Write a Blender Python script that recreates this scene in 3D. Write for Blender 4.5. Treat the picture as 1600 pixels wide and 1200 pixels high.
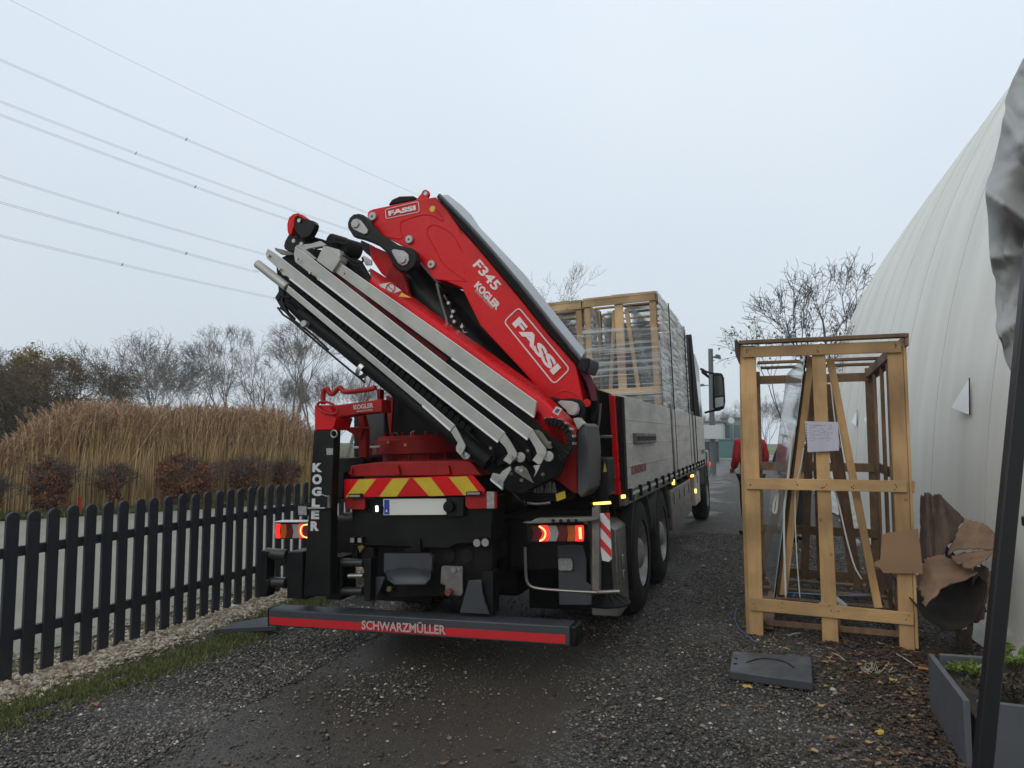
import bpy, bmesh, math, random
import numpy as np
from mathutils import Vector, Matrix, Euler
from mathutils import noise as mnoise
S=bpy.context.scene
for o in list(bpy.data.objects): bpy.data.objects.remove(o)
# ---------------------------------------------------------------- camera
FX=1081.0; YH=680.0; HC=1.6
PITCH=math.atan((YH-600)/FX); YAW=math.atan((1172-800)/FX*math.cos(PITCH))
cd=bpy.data.cameras.new('camera'); cam=bpy.data.objects.new('camera',cd); S.collection.objects.link(cam)
cam.location=(0,0,HC); cam.rotation_euler=(math.pi/2+PITCH,0,YAW)
cd.sensor_width=36; cd.lens=36*FX/1600; cd.clip_start=.05; cd.clip_end=2000
S.camera=cam; S.cycles.volume_bounces=3; S.render.resolution_x=1024; S.render.resolution_y=768
S.view_settings.view_transform='Standard'; S.view_settings.look='None'; S.view_settings.exposure=0.0; S.view_settings.gamma=1
# ---------------------------------------------------------------- overcast sky
W=bpy.data.worlds.new('World'); S.world=W; W.use_nodes=True
nt=W.node_tree; N=nt.nodes; L=nt.links; N.clear()
out=N.new('ShaderNodeOutputWorld'); bg=N.new('ShaderNodeBackground'); bg.inputs[1].default_value=.13
sky=N.new('ShaderNodeTexSky'); sky.sky_type='NISHITA'; sky.sun_disc=False
sky.sun_elevation=math.radians(32); sky.sun_rotation=math.radians(200); sky.dust_density=4; sky.air_density=1.2
tc=N.new('ShaderNodeTexCoord'); nz=N.new('ShaderNodeTexNoise'); nz.inputs['Scale'].default_value=1.6; nz.inputs['Detail'].default_value=3; nz.inputs['Roughness'].default_value=.45
L.new(tc.outputs['Generated'],nz.inputs['Vector'])
cr=N.new('ShaderNodeValToRGB'); cr.color_ramp.elements[0].position=.3; cr.color_ramp.elements[1].position=.72
cr.color_ramp.elements[0].color=(.78,.88,.985,1); cr.color_ramp.elements[1].color=(.86,.95,1.04,1)
L.new(nz.outputs['Fac'],cr.inputs[0])
# cloud deck: a little brighter overhead than at the horizon
sx=N.new('ShaderNodeSeparateXYZ'); L.new(tc.outputs['Generated'],sx.inputs[0])
mr=N.new('ShaderNodeMapRange'); mr.inputs[1].default_value=0; mr.inputs[2].default_value=.55; mr.inputs[3].default_value=6.15; mr.inputs[4].default_value=8.0
L.new(sx.outputs['Z'],mr.inputs[0])
vm=N.new('ShaderNodeVectorMath'); vm.operation='SCALE'; L.new(cr.outputs[0],vm.inputs[0]); L.new(mr.outputs[0],vm.inputs['Scale'])
mx=N.new('ShaderNodeMix'); mx.data_type='RGBA'; mx.inputs[0].default_value=.9
L.new(sky.outputs[0],mx.inputs[6]); L.new(vm.outputs[0],mx.inputs[7]); L.new(mx.outputs[2],bg.inputs[0]); L.new(bg.outputs[0],out.inputs[0])
sd=bpy.data.lights.new('sun','SUN'); sd.energy=.5; sd.angle=math.radians(25); sd.color=(1,.97,.93)
so=bpy.data.objects.new('sun',sd); S.collection.objects.link(so); so.rotation_euler=(math.radians(58),0,math.radians(-20))

# ---------------------------------------------------------------- pixel -> place helpers
_f=Vector((-math.sin(YAW)*math.cos(PITCH),math.cos(YAW)*math.cos(PITCH),math.sin(PITCH)))
_r=Vector((math.cos(YAW),math.sin(YAW),0)); _u=_r.cross(_f); CP=Vector((0,0,HC))
def ray(px,py): return _f+_r*((px-800)/FX)-_u*((py-600)/FX)
def at(px,py,Y=None,X=None,Z=None,M=None):
    o,d=CP,ray(px,py)
    if M is not None:
        mi=M.inverted(); o=mi@CP; d=mi.to_3x3()@d
    i,v=(1,Y) if Y is not None else ((0,X) if X is not None else (2,Z))
    return o+d*((v-o[i])/d[i])
def zf(x):                      # the lane falls a little to the left under the truck
    t=min(1,max(0,(-.93-x)/2.6)); return -.1*t
# ---------------------------------------------------------------- mesh helpers
COL=S.collection
class MB:
    def __init__(s): s.v=[]; s.f=[]
    def add(s,vs,fs):
        n=len(s.v); s.v+= [tuple(v) for v in vs]; s.f+=[tuple(i+n for i in f) for f in fs]; return s
    def box(s,a,b,M=None):
        x0,y0,z0=a; x1,y1,z1=b
        vs=[Vector(p) for p in ((x0,y0,z0),(x1,y0,z0),(x1,y1,z0),(x0,y1,z0),(x0,y0,z1),(x1,y0,z1),(x1,y1,z1),(x0,y1,z1))]
        if M is not None: vs=[M@v for v in vs]
        return s.add(vs,[(0,3,2,1),(4,5,6,7),(0,1,5,4),(1,2,6,5),(2,3,7,6),(3,0,4,7)])
    def prism(s,P,vec):
        vec=Vector(vec); P=[Vector(p) for p in P]; n=len(P)
        return s.add(P+[p+vec for p in P],[tuple(range(n)),tuple(range(2*n-1,n-1,-1))]+[(i,i+n,(i+1)%n+n,(i+1)%n) for i in range(n)])
    def loft(s,A,B):
        n=len(A); return s.add(list(A)+list(B),[(i,i+1,i+1+n,i+n) for i in range(n-1)])
    def tube(s,P,r,n=8,closed=False):
        P=[Vector(p) for p in P]; m=len(P)
        R=r if isinstance(r,(list,tuple)) else [r]*m
        vs=[];prev=None
        for i,p in enumerate(P):
            a=P[i-1] if (i>0 or closed) else P[i]; b=P[(i+1)%m] if (i<m-1 or closed) else P[i]
            t=(b-a).normalized() if (b-a).length>1e-9 else Vector((0,0,1))
            if prev is None:
                q=Vector((0,0,1)) if abs(t.z)<.9 else Vector((1,0,0)); prev=t.cross(q).normalized()
            e=(prev-t*prev.dot(t)).normalized(); prev=e; g=t.cross(e)
            vs+=[p+(e*math.cos(2*math.pi*k/n)+g*math.sin(2*math.pi*k/n))*R[i] for k in range(n)]
        fs=[]
        for i in range(m if closed else m-1):
            j=(i+1)%m
            for k in range(n): fs.append((i*n+k,i*n+(k+1)%n,j*n+(k+1)%n,j*n+k))
        if not closed: fs+= [tuple(range(n-1,-1,-1)),tuple((m-1)*n+k for k in range(n))]
        return s.add(vs,fs)
    def lathe(s,prof,c,ax,n=32):          # prof: (along axis, radius)
        ax=Vector(ax).normalized(); c=Vector(c); q=Vector((0,0,1)) if abs(ax.z)<.9 else Vector((0,1,0))
        e=ax.cross(q).normalized(); g=ax.cross(e); m=len(prof); vs=[]
        for a,r in prof: vs+=[c+ax*a+(e*math.cos(2*math.pi*k/n)+g*math.sin(2*math.pi*k/n))*r for k in range(n)]
        fs=[(i*n+k,i*n+(k+1)%n,(i+1)*n+(k+1)%n,(i+1)*n+k) for i in range(m-1) for k in range(n)]
        return s.add(vs,fs)
    def disc(s,c,ax,r,t,n=24):
        return s.lathe([(0,0.0001),(0,r*.93),(-t*.25,r),(-t,r)],c,ax,n) if False else s.lathe([(0,.0001),(0,r*.93),(t*.3,r),(t,r),(t,.0001)],c,ax,n)
    def build(s,name,mat,parent=None,bevel=0,angle=35,seg=2,fixn=True):
        me=bpy.data.meshes.new(name); me.from_pydata(s.v,[],s.f); me.update()
        if fixn:
            bm=bmesh.new(); bm.from_mesh(me); bmesh.ops.recalc_face_normals(bm,faces=bm.faces); bm.to_mesh(me); bm.free()
        return link(me,name,mat,parent,bevel,angle,seg)
def build_each(mb,name,m,parent=None,bevel=0,**k):   # every separate piece becomes an object of its own
    par=list(range(len(mb.v)))
    def fd(a):
        while par[a]!=a: par[a]=par[par[a]]; a=par[a]
        return a
    for f in mb.f:
        r=fd(f[0])
        for i in f[1:]: par[fd(i)]=r
    G={}
    for f in mb.f: G.setdefault(fd(f[0]),[]).append(f)
    out=[]
    for fs in G.values():
        ids=sorted({i for f in fs for i in f}); mp={a:b for b,a in enumerate(ids)}
        q=MB(); q.v=[mb.v[i] for i in ids]; q.f=[tuple(mp[i] for i in f) for f in fs]; out.append(q.build(name,m,parent,bevel,**k))
    return out
def link(me,name,mat,parent=None,bevel=0,angle=35,seg=2):
    o=bpy.data.objects.new(name,me); COL.objects.link(o)
    if mat: me.materials.append(mat)
    if parent: o.parent=parent
    if bevel:
        b=o.modifiers.new('b','BEVEL'); b.width=bevel; b.segments=seg; b.limit_method='ANGLE'; b.angle_limit=math.radians(40)
    if angle:
        me.polygons.foreach_set('use_smooth',[True]*len(me.polygons)); me.set_sharp_from_angle(angle=math.radians(angle))
    return o
def npmesh(name,V,Fq,mat,parent=None,smooth=False):
    me=bpy.data.meshes.new(name); V=np.asarray(V,dtype=np.float32); Fq=np.asarray(Fq,dtype=np.int32); k=Fq.shape[1]
    me.vertices.add(len(V)); me.vertices.foreach_set('co',V.ravel()); me.loops.add(Fq.size); me.loops.foreach_set('vertex_index',Fq.ravel())
    me.polygons.add(len(Fq)); me.polygons.foreach_set('loop_start',np.arange(0,Fq.size,k,dtype=np.int32)); me.polygons.foreach_set('loop_total',np.full(len(Fq),k,dtype=np.int32))
    me.update(calc_edges=True); me.validate()
    if smooth: me.polygons.foreach_set('use_smooth',[True]*len(me.polygons))
    return link(me,name,mat,parent,angle=0)
def empty(name,M=None,loc=None,rz=0):
    o=bpy.data.objects.new(name,None); COL.objects.link(o); o.empty_display_size=.2
    if M is not None: o.matrix_world=M
    if loc is not None: o.location=loc; o.rotation_euler=(0,0,rz)
    return o
def tag(o,label=None,cat=None,group=None,kind=None):
    if label: o['label']=label
    if cat: o['category']=cat
    if group: o['group']=group
    if kind: o['kind']=kind
    return o
def copy_tree(o,parent=None):
    c=o.copy(); COL.objects.link(c); c.parent=parent
    for ch in list(o.children): copy_tree(ch,c)
    return c
# ---------------------------------------------------------------- materials
def mat(name,col,rough=.5,metal=0,col2=None,nscale=3,bump=0,bscale=40,coat=0,mixlo=.35,mixhi=.7,rvar=0,stretch=None,coord='Object',emit=None,estr=0,spec=.5):
    m=bpy.data.materials.new(name); m.use_nodes=True; t=m.node_tree; n=t.nodes; l=t.links; p=n['Principled BSDF']
    p.inputs['Base Color'].default_value=(*col,1); p.inputs['Roughness'].default_value=rough; p.inputs['Metallic'].default_value=metal
    p.inputs['Specular IOR Level'].default_value=spec
    if coat: p.inputs['Coat Weight'].default_value=coat; p.inputs['Coat Roughness'].default_value=.12
    tc=n.new('ShaderNodeTexCoord'); mp=n.new('ShaderNodeMapping'); l.new(tc.outputs[coord],mp.inputs[0])
    if stretch: mp.inputs['Scale'].default_value=stretch
    if col2 is not None or rvar:
        z=n.new('ShaderNodeTexNoise'); z.inputs['Scale'].default_value=nscale; z.inputs['Detail'].default_value=6; z.inputs['Roughness'].default_value=.62; l.new(mp.outputs[0],z.inputs['Vector'])
        if col2 is not None:
            c=n.new('ShaderNodeValToRGB'); c.color_ramp.elements[0].position=mixlo; c.color_ramp.elements[1].position=mixhi
            c.color_ramp.elements[0].color=(*col,1); c.color_ramp.elements[1].color=(*col2,1); l.new(z.outputs['Fac'],c.inputs[0]); l.new(c.outputs[0],p.inputs['Base Color'])
        if rvar:
            r=n.new('ShaderNodeMapRange'); r.inputs[1].default_value=.3; r.inputs[2].default_value=.7; r.inputs[3].default_value=max(.02,rough-rvar); r.inputs[4].default_value=min(1,rough+rvar)
            l.new(z.outputs['Fac'],r.inputs[0]); l.new(r.outputs[0],p.inputs['Roughness'])
    if bump:
        z=n.new('ShaderNodeTexNoise'); z.inputs['Scale'].default_value=bscale; z.inputs['Detail'].default_value=4; l.new(mp.outputs[0],z.inputs['Vector'])
        b=n.new('ShaderNodeBump'); b.inputs['Strength'].default_value=1; b.inputs['Distance'].default_value=bump; l.new(z.outputs['Fac'],b.inputs['Height']); l.new(b.outputs[0],p.inputs['Normal'])
    if emit: p.inputs['Emission Color'].default_value=(*emit,1); p.inputs['Emission Strength'].default_value=estr
    return m
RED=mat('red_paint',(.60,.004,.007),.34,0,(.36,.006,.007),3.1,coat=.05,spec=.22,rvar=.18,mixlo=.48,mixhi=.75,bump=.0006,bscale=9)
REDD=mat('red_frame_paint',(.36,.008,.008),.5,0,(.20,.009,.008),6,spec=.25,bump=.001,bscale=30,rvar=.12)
BLK=mat('black_paint',(.003,.0032,.004),.45,0,(.009,.0088,.0085),5,spec=.22,rvar=.15,bump=.0008,bscale=30)
BLKM=mat('black_plastic',(.003,.003,.0035),.6,0,(.007,.007,.0068),8,spec=.2,bump=.001,bscale=60)
DARK=mat('dirty_chassis',(.004,.004,.004),.75,0,(.014,.012,.010),7,spec=.18,bump=.002,bscale=50)
GLOSSB=mat('wet_black_cover',(.02,.022,.025),.22,0,(.05,.052,.055),6,coat=.4,bump=.001,bscale=14)
ALU=mat('aluminium',(.42,.415,.38),.45,.2,(.30,.295,.27),3,rvar=.08,stretch=(1,1,1))
ALUE=mat('aluminium_lit_edge',(.62,.62,.60),.4,.2)  # paler aluminium: sky light on the edges put into the colour
ALUD=mat('dropside_aluminium',(.56,.54,.50),.5,.2,(.42,.395,.35),1.6,bump=.001,bscale=6,stretch=(1,1,5),rvar=.1)
STEEL=mat('steel',(.42,.41,.39),.35,.85,(.25,.24,.22),12,rvar=.1)
STEELD=mat('dull_steel',(.20,.19,.17),.5,.6,(.12,.11,.10),9,rvar=.1)
PINM=mat('zinc_pin',(.42,.42,.41),.5,.4,(.3,.3,.29),20)
RUB=mat('tyre_rubber',(.012,.012,.012),.85,0,(.032,.029,.026),6,spec=.25,bump=.002,bscale=40)
YEL=mat('reflective_yellow',(.55,.42,.015),.5,0,(.42,.31,.015),9)
WHT=mat('white_reflective',(.62,.62,.60),.5,0,(.48,.47,.45),8)
LETT=mat('white_lettering',(.72,.66,.64),.5)
LETD=mat('dirty_lettering',(.45,.33,.31),.6)
REFR=mat('reflective_red',(.50,.012,.018),.4)
BLUE=mat('plate_blue',(.01,.04,.3),.4)
GREYP=mat('grey_frame_paint',(.040,.045,.052),.5,0,(.028,.030,.034),6,bump=.001,bscale=30)
WOOD=mat('pine_wood',(.56,.345,.15),.72,0,(.43,.26,.11),3.2,bump=.0015,bscale=40,stretch=(6,6,.8))
WOODH=mat('pine_wood_rail',(.57,.355,.155),.72,0,(.44,.27,.115),3.2,bump=.0015,bscale=40,stretch=(.8,6,6))
WOODD=mat('darker_wood',(.25,.145,.075),.8,0,(.15,.09,.05),4,bump=.002,bscale=40,stretch=(6,1,2))  # darker brown for the cap and the boards behind the front
WOODL=mat('crate_pine',(.66,.45,.23),.7,0,(.52,.34,.17),4,bump=.0015,bscale=30)
CARD=mat('cardboard',(.25,.15,.09),.85,0,(.15,.09,.055),2.5,bump=.001,bscale=30,stretch=(1,1,4))
CARDD=mat('dark_cardboard',(.13,.085,.06),.8,0,(.055,.04,.032),4,bump=.002,bscale=18,stretch=(3,3,1))  # darker brown than the other cardboard
def glassmat(name,col,alpha,rough=.03,noise=0,ns=6,stretch=None,thr=(.4,.6),hi=.6):
    m=bpy.data.materials.new(name); m.use_nodes=True; t=m.node_tree; n=t.nodes; l=t.links; p=n['Principled BSDF']
    p.inputs['Base Color'].default_value=(*col,1); p.inputs['Roughness'].default_value=rough; p.inputs['Alpha'].default_value=alpha
    if noise:
        tc=n.new('ShaderNodeTexCoord'); mp=n.new('ShaderNodeMapping'); l.new(tc.outputs['Object'],mp.inputs[0]); mp.inputs['Scale'].default_value=stretch or (1,1,1)
        z=n.new('ShaderNodeTexNoise'); z.inputs['Scale'].default_value=ns; z.inputs['Detail'].default_value=5; z.inputs['Distortion'].default_value=.6; l.new(mp.outputs[0],z.inputs['Vector'])
        r=n.new('ShaderNodeMapRange'); r.inputs[1].default_value=thr[0]; r.inputs[2].default_value=thr[1]; r.inputs[3].default_value=alpha; r.inputs[4].default_value=hi
        l.new(z.outputs['Fac'],r.inputs[0]); l.new(r.outputs[0],p.inputs['Alpha'])
        b=n.new('ShaderNodeBump'); b.inputs['Distance'].default_value=noise; l.new(z.outputs['Fac'],b.inputs['Height']); l.new(b.outputs[0],p.inputs['Normal'])
    return m
GLASS=glassmat('window_glass',(.25,.33,.34),.32)
GLASS2=glassmat('crate_glass',(.36,.43,.44),.52,.04)
FILM=glassmat('stretch_film',(.62,.66,.68),.10,.2,.008,3,(.4,.4,9),(.46,.66),.6)
FILMS=glassmat('stretch_film_thick',(.66,.67,.66),.42,.2,.008,3.2,(.3,.5,8),(.42,.60),.92)
LREDD=mat('lens_dark_red',(.10,.004,.006),.15,coat=.5)
LREDB=mat('lens_lit_red',(.5,.01,.01),.3,emit=(1,.03,.03),estr=1.0)
LHOT=mat('lamp_lit_core',(.9,.3,.1),.3,emit=(1,.28,.08),estr=3.2)
LAMB=mat('lens_amber',(.40,.09,.01),.2,coat=.3)
LWHT=mat('lens_clear',(.27,.25,.24),.2,coat=.5)
AMBL=mat('amber_marker_lit',(.9,.6,.1),.3,emit=(1,.62,.12),estr=2.6)
YST=mat('yellow_sticker',(.62,.42,.02),.45)
def woodify(m,dark=.45,knots=True):      # board-to-board tone, stains and knots
    t=m.node_tree; n=t.nodes; l=t.links; p=n['Principled BSDF']; src=p.inputs['Base Color'].links[0].from_socket
    oi=n.new('ShaderNodeObjectInfo'); r=n.new('ShaderNodeMapRange'); r.inputs[3].default_value=.72; r.inputs[4].default_value=1.16; l.new(oi.outputs['Random'],r.inputs[0])
    tc=n.new('ShaderNodeTexCoord'); v=n.new('ShaderNodeTexVoronoi'); v.inputs['Scale'].default_value=4.2; v.feature='F1'; l.new(tc.outputs['Object'],v.inputs['Vector'])
    k=n.new('ShaderNodeMapRange'); k.inputs[1].default_value=.02; k.inputs[2].default_value=.085; k.inputs[3].default_value=dark; k.inputs[4].default_value=1; l.new(v.outputs['Distance'],k.inputs[0])
    z=n.new('ShaderNodeTexNoise'); z.inputs['Scale'].default_value=1.7; z.inputs['Detail'].default_value=5; l.new(tc.outputs['Object'],z.inputs['Vector'])
    q=n.new('ShaderNodeMapRange'); q.inputs[1].default_value=.33; q.inputs[2].default_value=.6; q.inputs[3].default_value=.52; q.inputs[4].default_value=1.03; l.new(z.outputs['Fac'],q.inputs[0])
    a=n.new('ShaderNodeMath'); a.operation='MULTIPLY'; l.new(r.outputs[0],a.inputs[0]); l.new(k.outputs[0],a.inputs[1])
    b=n.new('ShaderNodeMath'); b.operation='MULTIPLY'; l.new(a.outputs[0],b.inputs[0]); l.new(q.outputs[0],b.inputs[1])
    vm=n.new('ShaderNodeVectorMath'); vm.operation='SCALE'; l.new(src,vm.inputs[0]); l.new(b.outputs[0],vm.inputs['Scale']); l.new(vm.outputs[0],p.inputs['Base Color'])
for m_ in (WOOD,WOODH,WOODD,WOODL): woodify(m_)
# ---------------------------------------------------------------- text
def text_mesh(s,bold=.0):
    c=bpy.data.curves.new('t','FONT'); c.body=s; c.size=1; c.offset=bold; c.resolution_u=3
    o=bpy.data.objects.new('t',c); COL.objects.link(o); bpy.context.view_layer.update()
    me=bpy.data.meshes.new_from_object(o.evaluated_get(bpy.context.evaluated_depsgraph_get())); bpy.data.objects.remove(o); return me
def lettering(s,BL,BR,TL,matl,parent,name='lettering',bold=.02,push=None,th=.003):
    me=text_mesh(s,bold); n=len(me.vertices); co=np.empty(n*3); me.vertices.foreach_get('co',co); co=co.reshape(-1,3)
    mn=co.min(0); d=co.max(0)-mn; BL,BR,TL=Vector(BL),Vector(BR),Vector(TL); U=BR-BL; V=TL-BL; nn=U.cross(V).normalized()
    P=[BL+U*float((c[0]-mn[0])/d[0])+V*float((c[1]-mn[1])/d[1])+nn*.004 for c in co]
    me.vertices.foreach_set('co',[x for p in P for x in p]); me.name=name; me.polygons.foreach_set('use_smooth',[False]*len(me.polygons)); me.update()
    o=link(me,name,matl,parent,angle=0); sm=o.modifiers.new('s','SOLIDIFY'); sm.thickness=th; sm.offset=-1; return o
# ================================================================ the crane truck
PSI=-math.atan(23/FX*.9); RHO=math.radians(-2.2)
RT=(Matrix.Rotation(PSI,4,'Z')@Matrix.Rotation(RHO,4,'Y')).to_4x4()
OT=Vector((-.93,6.49,0))-RT.to_3x3()@Vector((1.25,0,0))
MT=Matrix.Translation(OT)@RT
TR=empty('crane_truck',M=MT)
tag(TR,'flatbed truck with a folded red loading crane on its rear and grey aluminium dropsides','crane truck')
def tp(px,py,Y): return at(px,py,Y=Y,M=MT)
def tx(px,py,X=1.25): return at(px,py,X=X,M=MT)
# zoom windows used when measuring the photograph: (x0, y0, scale)
ZW={1:(380,280,4.7059),2:(540,280,3.8095),3:(400,560,5),4:(660,560,5),5:(400,760,4.8),6:(660,760,4.2105),7:(840,430,5),8:(900,640,3.75),9:(380,360,8),10:(400,420,5.454)}
def zp(k,pts):
    if k==0: return list(pts)
    x0,y0,s=ZW[k]; return [(x0+a/s,y0+b/s) for a,b in pts]
def plate(k,pts,Y,th,mb=None):
    mb=mb or MB(); mb.prism([tp(a,b,Y) for a,b in zp(k,pts)],(0,th,0)); return mb
def path(k,pts,Y): return [tp(a,b,Y) for a,b in zp(k,pts)]
def smoothp(P,it=2):
    for _ in range(it):
        Q=[P[0]]
        for a,b in zip(P,P[1:]): Q+=[a*.75+b*.25,a*.25+b*.75]
        Q.append(P[-1]); P=Q
    return P
def part(mb,name,m,parent=TR,bevel=0,**k): return mb.build(name,m,parent,bevel,**k)
FW=(0,-1,0)
# --- chassis and deck
mb=MB()
for s in (-1,1): mb.box((s*.42-.05,-1.75,.72),(s*.42+.05,9.2,1.0))
mb.box((-.5,-1.6,.78),(.5,-1.5,.98)); mb.box((-.5,2.2,.75),(.5,2.4,.95)); mb.box((-.5,4.6,.75),(.5,4.8,.95)); mb.box((-.35,-1.2,.55),(.35,-.6,.78))
part(mb,'chassis_frame',DARK,bevel=.006)
mb=MB().box((-1.24,-.78,1.0),(1.2,7.3,1.12))
for i in range(9): mb.box((-1.15,-.7+i*.95,.9),(1.15,-.62+i*.95,1.0))
part(mb,'load_deck',DARK,bevel=.005)
# --- wheels
RIMM=mat('rim_steel',(.34,.33,.31),.45,.3,(.17,.16,.145),7,rvar=.1)
GRD=mat('mudguard_grey',(.030,.031,.033),.45,0,(.05,.047,.043),5)
def wheel(x,y,side,dual=True):
    w=.30; prof=[(0,.30),(0,.40),(.02,.475),(.05,.505),(.075,.52)]
    k=.075
    while k<w-.08:
        prof+=[(k,.52),(k+.03,.522),(k+.032,.508),(k+.042,.508),(k+.044,.522)]; k+=.046
    prof+=[(w-.05,.505),(w-.02,.475),(w,.40),(w,.30)]
    c=Vector((x,y,.52)); ax=Vector((-side,0,0))
    t=MB().lathe(prof,c,ax,48).build('wheel',RUB,TR)
    r=MB().lathe([(.02,.30),(.01,.285),(.035,.275),(.06,.262),(.11,.25),(.13,.235),(.14,.20),(.13,.15),(.07,.145),(.03,.13),(.01,.10),(.0,.06),(.0,.001)],c,ax,40)
    for j in range(10):
        a=j*math.pi/5; p=c+Vector((0,math.cos(a),math.sin(a)))*.165; r.disc(p+ax*.10,-ax,.013,.03,8)
    r.build('rim',RIMM,t)
    h=MB()
    for j in range(10):
        a=(j+.5)*math.pi/5; p=c+Vector((0,math.cos(a),math.sin(a)))*.215; h.disc(p+ax*.133,-ax,.022,.006,10)
    h.build('rim_hole',BLKM,t)
    return t
AX=((0,1.25),(1.35,1.25),(7.35,1.27))
for y,x in AX:
    wheel(x,y,1); wheel(-x,y,-1)
mb=MB()
for y,x in AX: mb.tube([(-1.0,y,.52),(1.0,y,.52)],.07,10); mb.lathe([(-.22,.05),(-.18,.16),(.18,.16),(.22,.05)],(0,y,.52),(0,1,0),16)
build_each(mb,'axle',DARK,TR)
# --- mudguards
def guard(y0,r,x0,x1,a0,a1,m=GRD):
    A=[];B=[];n=18
    for i in range(n+1):
        a=math.radians(a0+(a1-a0)*i/n); A.append(Vector((x0,y0+math.cos(a)*r,.54+math.sin(a)*r))); B.append(Vector((x1,y0+math.cos(a)*r,.54+math.sin(a)*r)))
    mb=MB().loft(A,B); o=mb.build('mudguard',m,TR,fixn=False); s=o.modifiers.new('s','SOLIDIFY'); s.thickness=.02; return o
for s in (1,-1):
    x0,x1=(.92,1.25) if s>0 else (-1.25,-.92)
    guard(0,.60,x0,x1,8,172); guard(1.35,.60,x0,x1,8,172); guard(7.35,.62,x0,x1,5,170)
# --- dropsides (right side seen edge-on, left side behind)
def dropside(y0,y1,X,Z0=1.13,Z1=1.94):
    mb=MB().box((X-.04,y0,Z0),(X,y1,Z1))
    for k in range(1,4):
        z=Z0+(Z1-Z0)*k/4; mb.box((X-.005,y0+.01,z-.004),(X+.004,y1-.01,z+.004))
    o=mb.build('dropside',ALUD,TR,.004)
    return o
XS=1.25
segs=[(-.72,2.50),(2.62,5.25),(5.45,5.78),(5.86,7.55)]
for a,b in segs: dropside(a,b,XS)
for a,b in ((-.72,3.4),(3.5,7.55)):
    dropside(a,b,-1.21)
for y in (2.56,5.35):
    MB().box((XS-.05,y-.045,.95),(XS+.015,y+.045,1.99)).build('stake_post',STEELD,TR,.006)
MB().box((XS-.03,5.79,1.0),(XS+.01,5.85,3.3)).build('strap',BLKM,TR,.003)
MB().box((XS-.09,-.76,1.02),(XS+.005,7.5,1.12)).build('side_rail',STEELD,TR,.006)
mb=MB()
for i in range(16): mb.box((XS,-.6+i*.5,1.05),(XS+.03,-.55+i*.5,1.15))
build_each(mb,'hinge',BLKM,TR,.004)
mb=MB()
for i in range(16): mb.box((XS+.006,-.5+i*.5,1.085),(XS+.014,-.12+i*.5,1.108))
build_each(mb,'reflective_strip',WHT,TR,0)
p=[tx(989,681),tx(1021,683)]; MB().box((XS+.001,p[0].y,1.52),(XS+.03,p[1].y,1.62)).build('latch_box',STEELD,TR,.006)
MB().box((XS+.031,p[0].y+.05,1.55),(XS+.035,p[1].y-.05,1.59)).build('latch_slot',BLKM,TR)
lettering('SCHWARZMULLER',(XS+.002,tx(987,752).y,1.255),(XS+.002,tx(1010,744).y,1.255),(XS+.002,tx(987,752).y,1.33),mat('faded_red_lettering',(.30,.09,.08),.6),TR,bold=.03,th=.002)
lettering('SCHWARZ',(XS+.002,6.6,1.25),(XS+.002,7.4,1.25),(XS+.002,6.6,1.33),bpy.data.materials['faded_red_lettering'],TR,bold=.03,th=.002)
# --- side lockers and tanks
def locker(y0,y1,z0,z1,X=1.22,m=STEELD,name='side_locker',nl=3):
    o=MB().box((.62,y0,z0),(X,y1,z1)).build(name,m,TR,.012)
    for k in range(nl):
        y=y0+(y1-y0)*(k+.5)/nl; MB().box((X,y-.05,(z0+z1)/2+.06),(X+.014,y+.05,(z0+z1)/2+.2)).build('latch',STEEL,o,.004)
    return o
LOCK=mat('brushed_stainless',(.26,.25,.22),.38,.6,(.18,.17,.15),4,stretch=(1,1,3),rvar=.08)
locker(2.35,4.75,.42,.92,m=LOCK,nl=4); locker(5.6,6.55,.42,1.0,X=1.2,m=ALUD,name='fuel_tank',nl=1)
MB().tube([(.6,4.95,.68),(1.16,4.95,.68)],.2,20).build('air_tank',DARK,TR)
def board(y0,y1,z0,z1,X):        # warning board on the flank
    o=MB().box((X,y0,z0),(X+.012,y1,z1)).build('warning_board',WHT,TR)
    return o
MB().box((1.02,5.05,.55),(1.2,5.07,.95)).build('warning_board',REFR,TR,.003)
o=MB().box((1.2,5.0,.93),(1.235,5.22,.965)).build('marker_lamp',AMBL,TR,.005)
for yy,zz in ((2.42,.98),(5.2,.66)): MB().box((XS-.02,yy,zz),(XS+.012,yy+.05,zz+.07)).build('marker_lamp',AMBL,TR,.008)
MB().box((XS-.01,8.3,.98),(XS+.03,8.36,1.05)).build('marker_lamp',LREDB,TR,.006)
# --- headboard and cab
mb=MB().prism([(x,6.95,z) for x,z in ((-1.12,1.12),(1.22,1.12),(1.235,2.0),(1.17,3.52),(-1.12,3.52))],(0,.09,0))
mb.box((-1.1,7.04,1.1),(-1.0,7.12,3.5)); mb.box((1.0,7.04,1.1),(1.1,7.12,3.5))
part(mb,'headboard',mat('black_headboard',(.012,.012,.013),.7),bevel=.01)
cab=[(7.7,.75),(7.7,2.9),(7.85,3.25),(8.6,3.35),(9.35,3.15),(9.55,2.0),(9.6,.75),(8.0,.6)]
CABM=mat('cab_paint',(.10,.105,.11),.35,0,(.07,.07,.072),3,coat=.4)
c=MB().prism([(-1.08,y,z) for y,z in cab],(2.16,0,0)).build('cab',CABM,TR,.05)
MB().box((1.081,8.35,1.9),(1.09,9.3,2.75)).build('side_window',mat('dark_glass',(.01,.012,.014),.05),c,.01)
MB().box((-.95,7.685,2.0),(.95,7.7,2.7)).build('rear_window',bpy.data.materials['dark_glass'],c,.01)
MB().box((.9,7.9,.75),(1.25,8.4,1.3)).build('cab_side_skirt',CABM,c,.04)
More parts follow.
